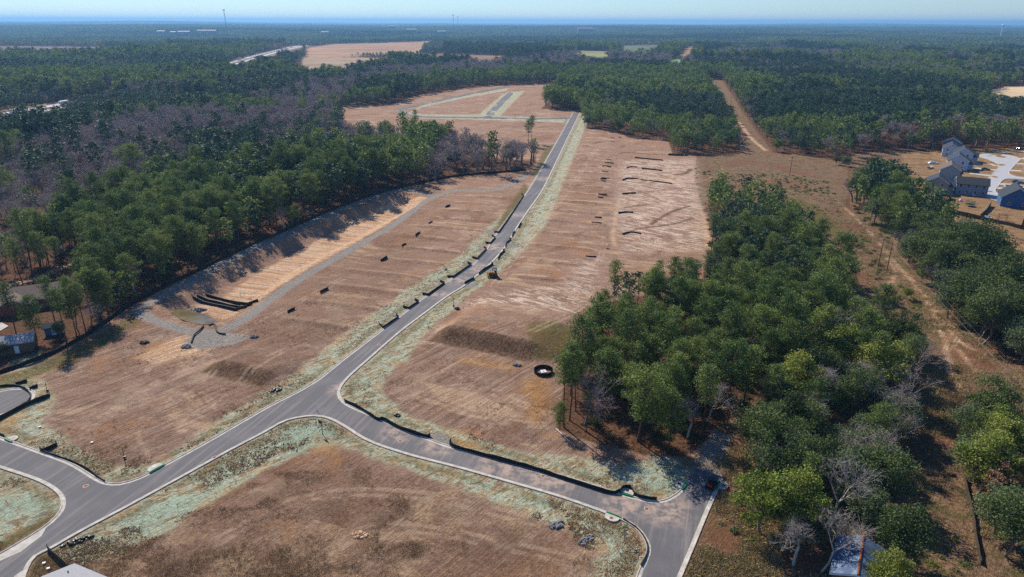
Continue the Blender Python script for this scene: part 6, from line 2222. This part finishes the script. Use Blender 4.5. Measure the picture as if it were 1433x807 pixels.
g1, g2 = Vector(P(1228.8, 373.3)), Vector(P(1240.7, 379.5))
nxt = Vector(P(1500, 700)); prv = Vector(P(1105, 245)); prv2 = Vector(P(1022, 150))
rzp = math.atan2((nxt - prv).y, (nxt - prv).x) + math.pi / 2
HP = 10.5
pole(1228.8, 373.3, HP, 'left one of the two wooden power poles in the clearing', rzp)
pole(1240.7, 379.5, HP, 'right one of the two wooden power poles in the clearing', rzp)
pole(1105, 245, HP, 'distant power pole at the upper end of the clearing', rzp)
pole(1022, 150, HP, 'far power pole beside the dirt track in the pine forest', rzp)
acr = Vector((math.cos(rzp), math.sin(rzp), 0))
WIRE = plain('aluminium wire', '#77736e', 0.7, 0.2, 0.0)


def wire(a, b_, label, sag=1.6):
    b = MB()
    n = 14
    pts = []
    for i in range(n + 1):
        t_ = i / n
        p = a.lerp(b_, t_)
        p.z -= sag * 4 * t_ * (1 - t_)
        pts.append(p - a)
    b.tube(pts, 0.016, 4, cap=False)
    o = b.build('power_line', WIRE)
    o.location = a
    tag(o, label, 'wire', 'wires of the power line')


for gp, nm in ((g1, 'left'), (g2, 'right')):
    for x in (-0.85, 0.85):
        top = gp + Vector((0, 0, HP - 0.3)) + acr * x
        off = (gp - g1)
        wire(top, nxt + off + Vector((0, 0, HP - 0.3)) + acr * x, f'thin pale wire running down right from the {nm} power pole')
    top = gp + Vector((0, 0, HP - 0.3))
    wire(top, prv + Vector((0, 0, HP - 0.3)) + acr * (0.85 if nm == 'left' else -0.85), f'thin wire running up left from the {nm} power pole')
wire(prv + Vector((0, 0, HP - 0.3)), prv2 + Vector((0, 0, HP - 0.3)), 'far wire between the two distant power poles')


# ------------------------------------------------------------------ towers and far buildings
def mast(px, ptop, D, label, w_=3.0):
    x = None
    g = np.array(P(px, 200))
    d = g[:2] / np.linalg.norm(g[:2]) if False else None
    # column of the picture at the tower's top
    dd = _F + (px - CX) / FPX * _RV + (CY - ptop) / FPX * _UV
    t_ = D / dd[1]
    top = CAMP + t_ * dd
    z0 = tz(top[0], top[1])
    H = top[2] - z0
    e = empty('radio_mast', (top[0], top[1], z0), label, 'radio mast')
    b = MB()
    for i in range(3):
        a = i * 2.094
        b.tube([(w_ * .5 * math.cos(a), w_ * .5 * math.sin(a), 0), (w_ * .3 * math.cos(a), w_ * .3 * math.sin(a), H)], 0.22 * w_ / 3, 4)
    n = 24
    for k in range(n):
        for i in range(3):
            a, a2 = i * 2.094, (i + 1) * 2.094
            za, zb = H * k / n, H * (k + 1) / n
            b.tube([(w_ * .42 * math.cos(a), w_ * .42 * math.sin(a), za), (w_ * .42 * math.cos(a2), w_ * .42 * math.sin(a2), zb)], 0.13 * w_ / 3, 3)
    b.build('lattice', M['steel'], e)
    b = MB()
    for i in range(6):
        a = i * 1.047
        b.box((w_ * 1.0 * math.cos(a), w_ * 1.0 * math.sin(a), H - 4), (0.8, 0.8, 4.5))
    b.box((0, 0, H - 2.4), (w_ * 2, w_ * 2, 0.4))
    b.build('antenna', M['steel'], e)


mast(313, 13, 2900, 'tall lattice radio mast standing above the horizon at the left', 4.0)
mast(634, 20.5, 3800, 'distant radio mast near the middle of the horizon', 4.0)
mast(640.5, 23, 4300, 'faint thin mast just right of the middle one', 2.5)
g = P(1404, 46)
dd = _F + (1404 - CX) / FPX * _RV + (CY - 34.5) / FPX * _UV
p = CAMP + 4300 / dd[1] * dd
z0 = tz(p[0], p[1])
e = empty('water_tower', (p[0], p[1], z0), 'tiny white water tower on the right horizon', 'water tower')
b = MB(); b.disc((0, 0, 0), 2.5, p[2] - z0 - 8, 12, None, 1.8); b.build('column', M['white'], e)
b = MB()
H = p[2] - z0
for z, r_, z2, r2 in ((H - 9, 2, H - 6, 7), (H - 6, 7, H - 2, 8), (H - 2, 8, H + 2, 6), (H + 2, 6, H + 4, 1)):
    b.disc((0, 0, z), r_, z2 - z, 14, None, r2)
b.build('tank', M['white'], e)
for i, (px, py, D, L_, h_, lb) in enumerate(((226, 43.5, 3900, 60, 14, 'left of the hazy pale halls near the horizon'), (243, 44.5, 3850, 40, 12, 'second of the hazy pale halls near the horizon'), (258, 44, 3950, 90, 12, 'long one of the hazy pale halls near the horizon'),
                                              (290, 42.5, 4100, 150, 12, 'longest hazy pale hall, left of the radio mast'), (576, 41, 4700, 90, 14, 'pale hall below the middle of the horizon'), (548, 36, 6000, 60, 20, 'faint pale building left of the middle mast'),
                                              (820, 39.5, 5000, 160, 14, 'wide pale hall right of the middle of the horizon'), (618, 43.5, 4300, 70, 12, 'pale roof just left of the middle mast'), (455, 44.5, 4200, 60, 12, 'faint pale roof right of the left radio mast'))):
    dd = _F + (px - CX) / FPX * _RV + (CY - py) / FPX * _UV
    p = CAMP + D / dd[1] * dd
    z0 = tz(p[0], p[1])
    e = empty('warehouse', (p[0], p[1], z0), lb, 'warehouse', 'far pale halls')
    hh = max(p[2] - z0 + h_ * 0.1, 8)
    L_ *= 0.7
    b = MB(); b.box((0, 0, -1), (L_, 30, hh)); b.build('wall', M['farbuild'], e)
    b = MB(); b.poly([(-L_ / 2 - 1, -16, hh - 1), (L_ / 2 + 1, -16, hh - 1), (L_ / 2 + 1, 0, hh + 2.5), (-L_ / 2 - 1, 0, hh + 2.5)]); b.poly([(L_ / 2 + 1, 16, hh - 1), (-L_ / 2 - 1, 16, hh - 1), (-L_ / 2 - 1, 0, hh + 2.5), (L_ / 2 + 1, 0, hh + 2.5)])
    b.build('roof', M['farbuild'], e)


# vehicles on the highway
def truck(px, py, s, label):
    g = P(px, py)
    k = np.argmin(np.hypot(HIGHWAY[:, 0] - g[0], HIGHWAY[:, 1] - g[1]))
    dv = HIGHWAY[min(k + 1, len(HIGHWAY) - 1)] - HIGHWAY[max(k - 1, 0)]
    e = empty('highway_truck', (g[0], g[1], tz(g[0], g[1]) + 0.9), label, 'truck', 'trucks on the highway', math.atan2(dv[1], dv[0]))
    b = MB(); b.box((-2, 0, 1.0), (13.5 * s, 2.6, 3.1)); b.build('trailer', M['white'], e)
    b = MB(); b.box((6.2 * s, 0, 0.6), (2.6, 2.5, 2.6), 0, None, 0.9); b.build('cab', M['car_blue'] if s < 1 else M['white'], e)
    for x in (-6, -4.6, 3.2, 6.2):
        b = MB(); b.tube([(x * s, -1.3, 0.5), (x * s, 1.3, 0.5)], 0.5, 10); b.build('wheel', M['rubber'], e)


truck(27, 159.5, 1.0, 'white truck on the highway at the left edge')
truck(92, 147.5, 0.9, 'white truck farther along the highway before the trees')
truck(407, 66, 0.9, 'tiny truck on the far end of the highway')

# ------------------------------------------------------------------ the air
b = MB()
b.box((0, 14500, -80), (52000, 34500, 235))
hz = b.build('haze', bpy.data.materials.new('air'))
hz['kind'] = 'stuff'
hz['label'] = 'thin blue haze in the air'
hm = hz.data.materials[0]
hm.use_nodes = True
nt = hm.node_tree
for n in list(nt.nodes):
    nt.nodes.remove(n)
vo = nt.nodes.new('ShaderNodeVolumePrincipled')
vo.inputs['Color'].default_value = (0.28, 0.60, 1.0, 1)
vo.inputs['Density'].default_value = 9e-5
vo.inputs['Anisotropy'].default_value = 0.25
mo = nt.nodes.new('ShaderNodeOutputMaterial')
nt.links.new(vo.outputs[0], mo.inputs['Volume'])
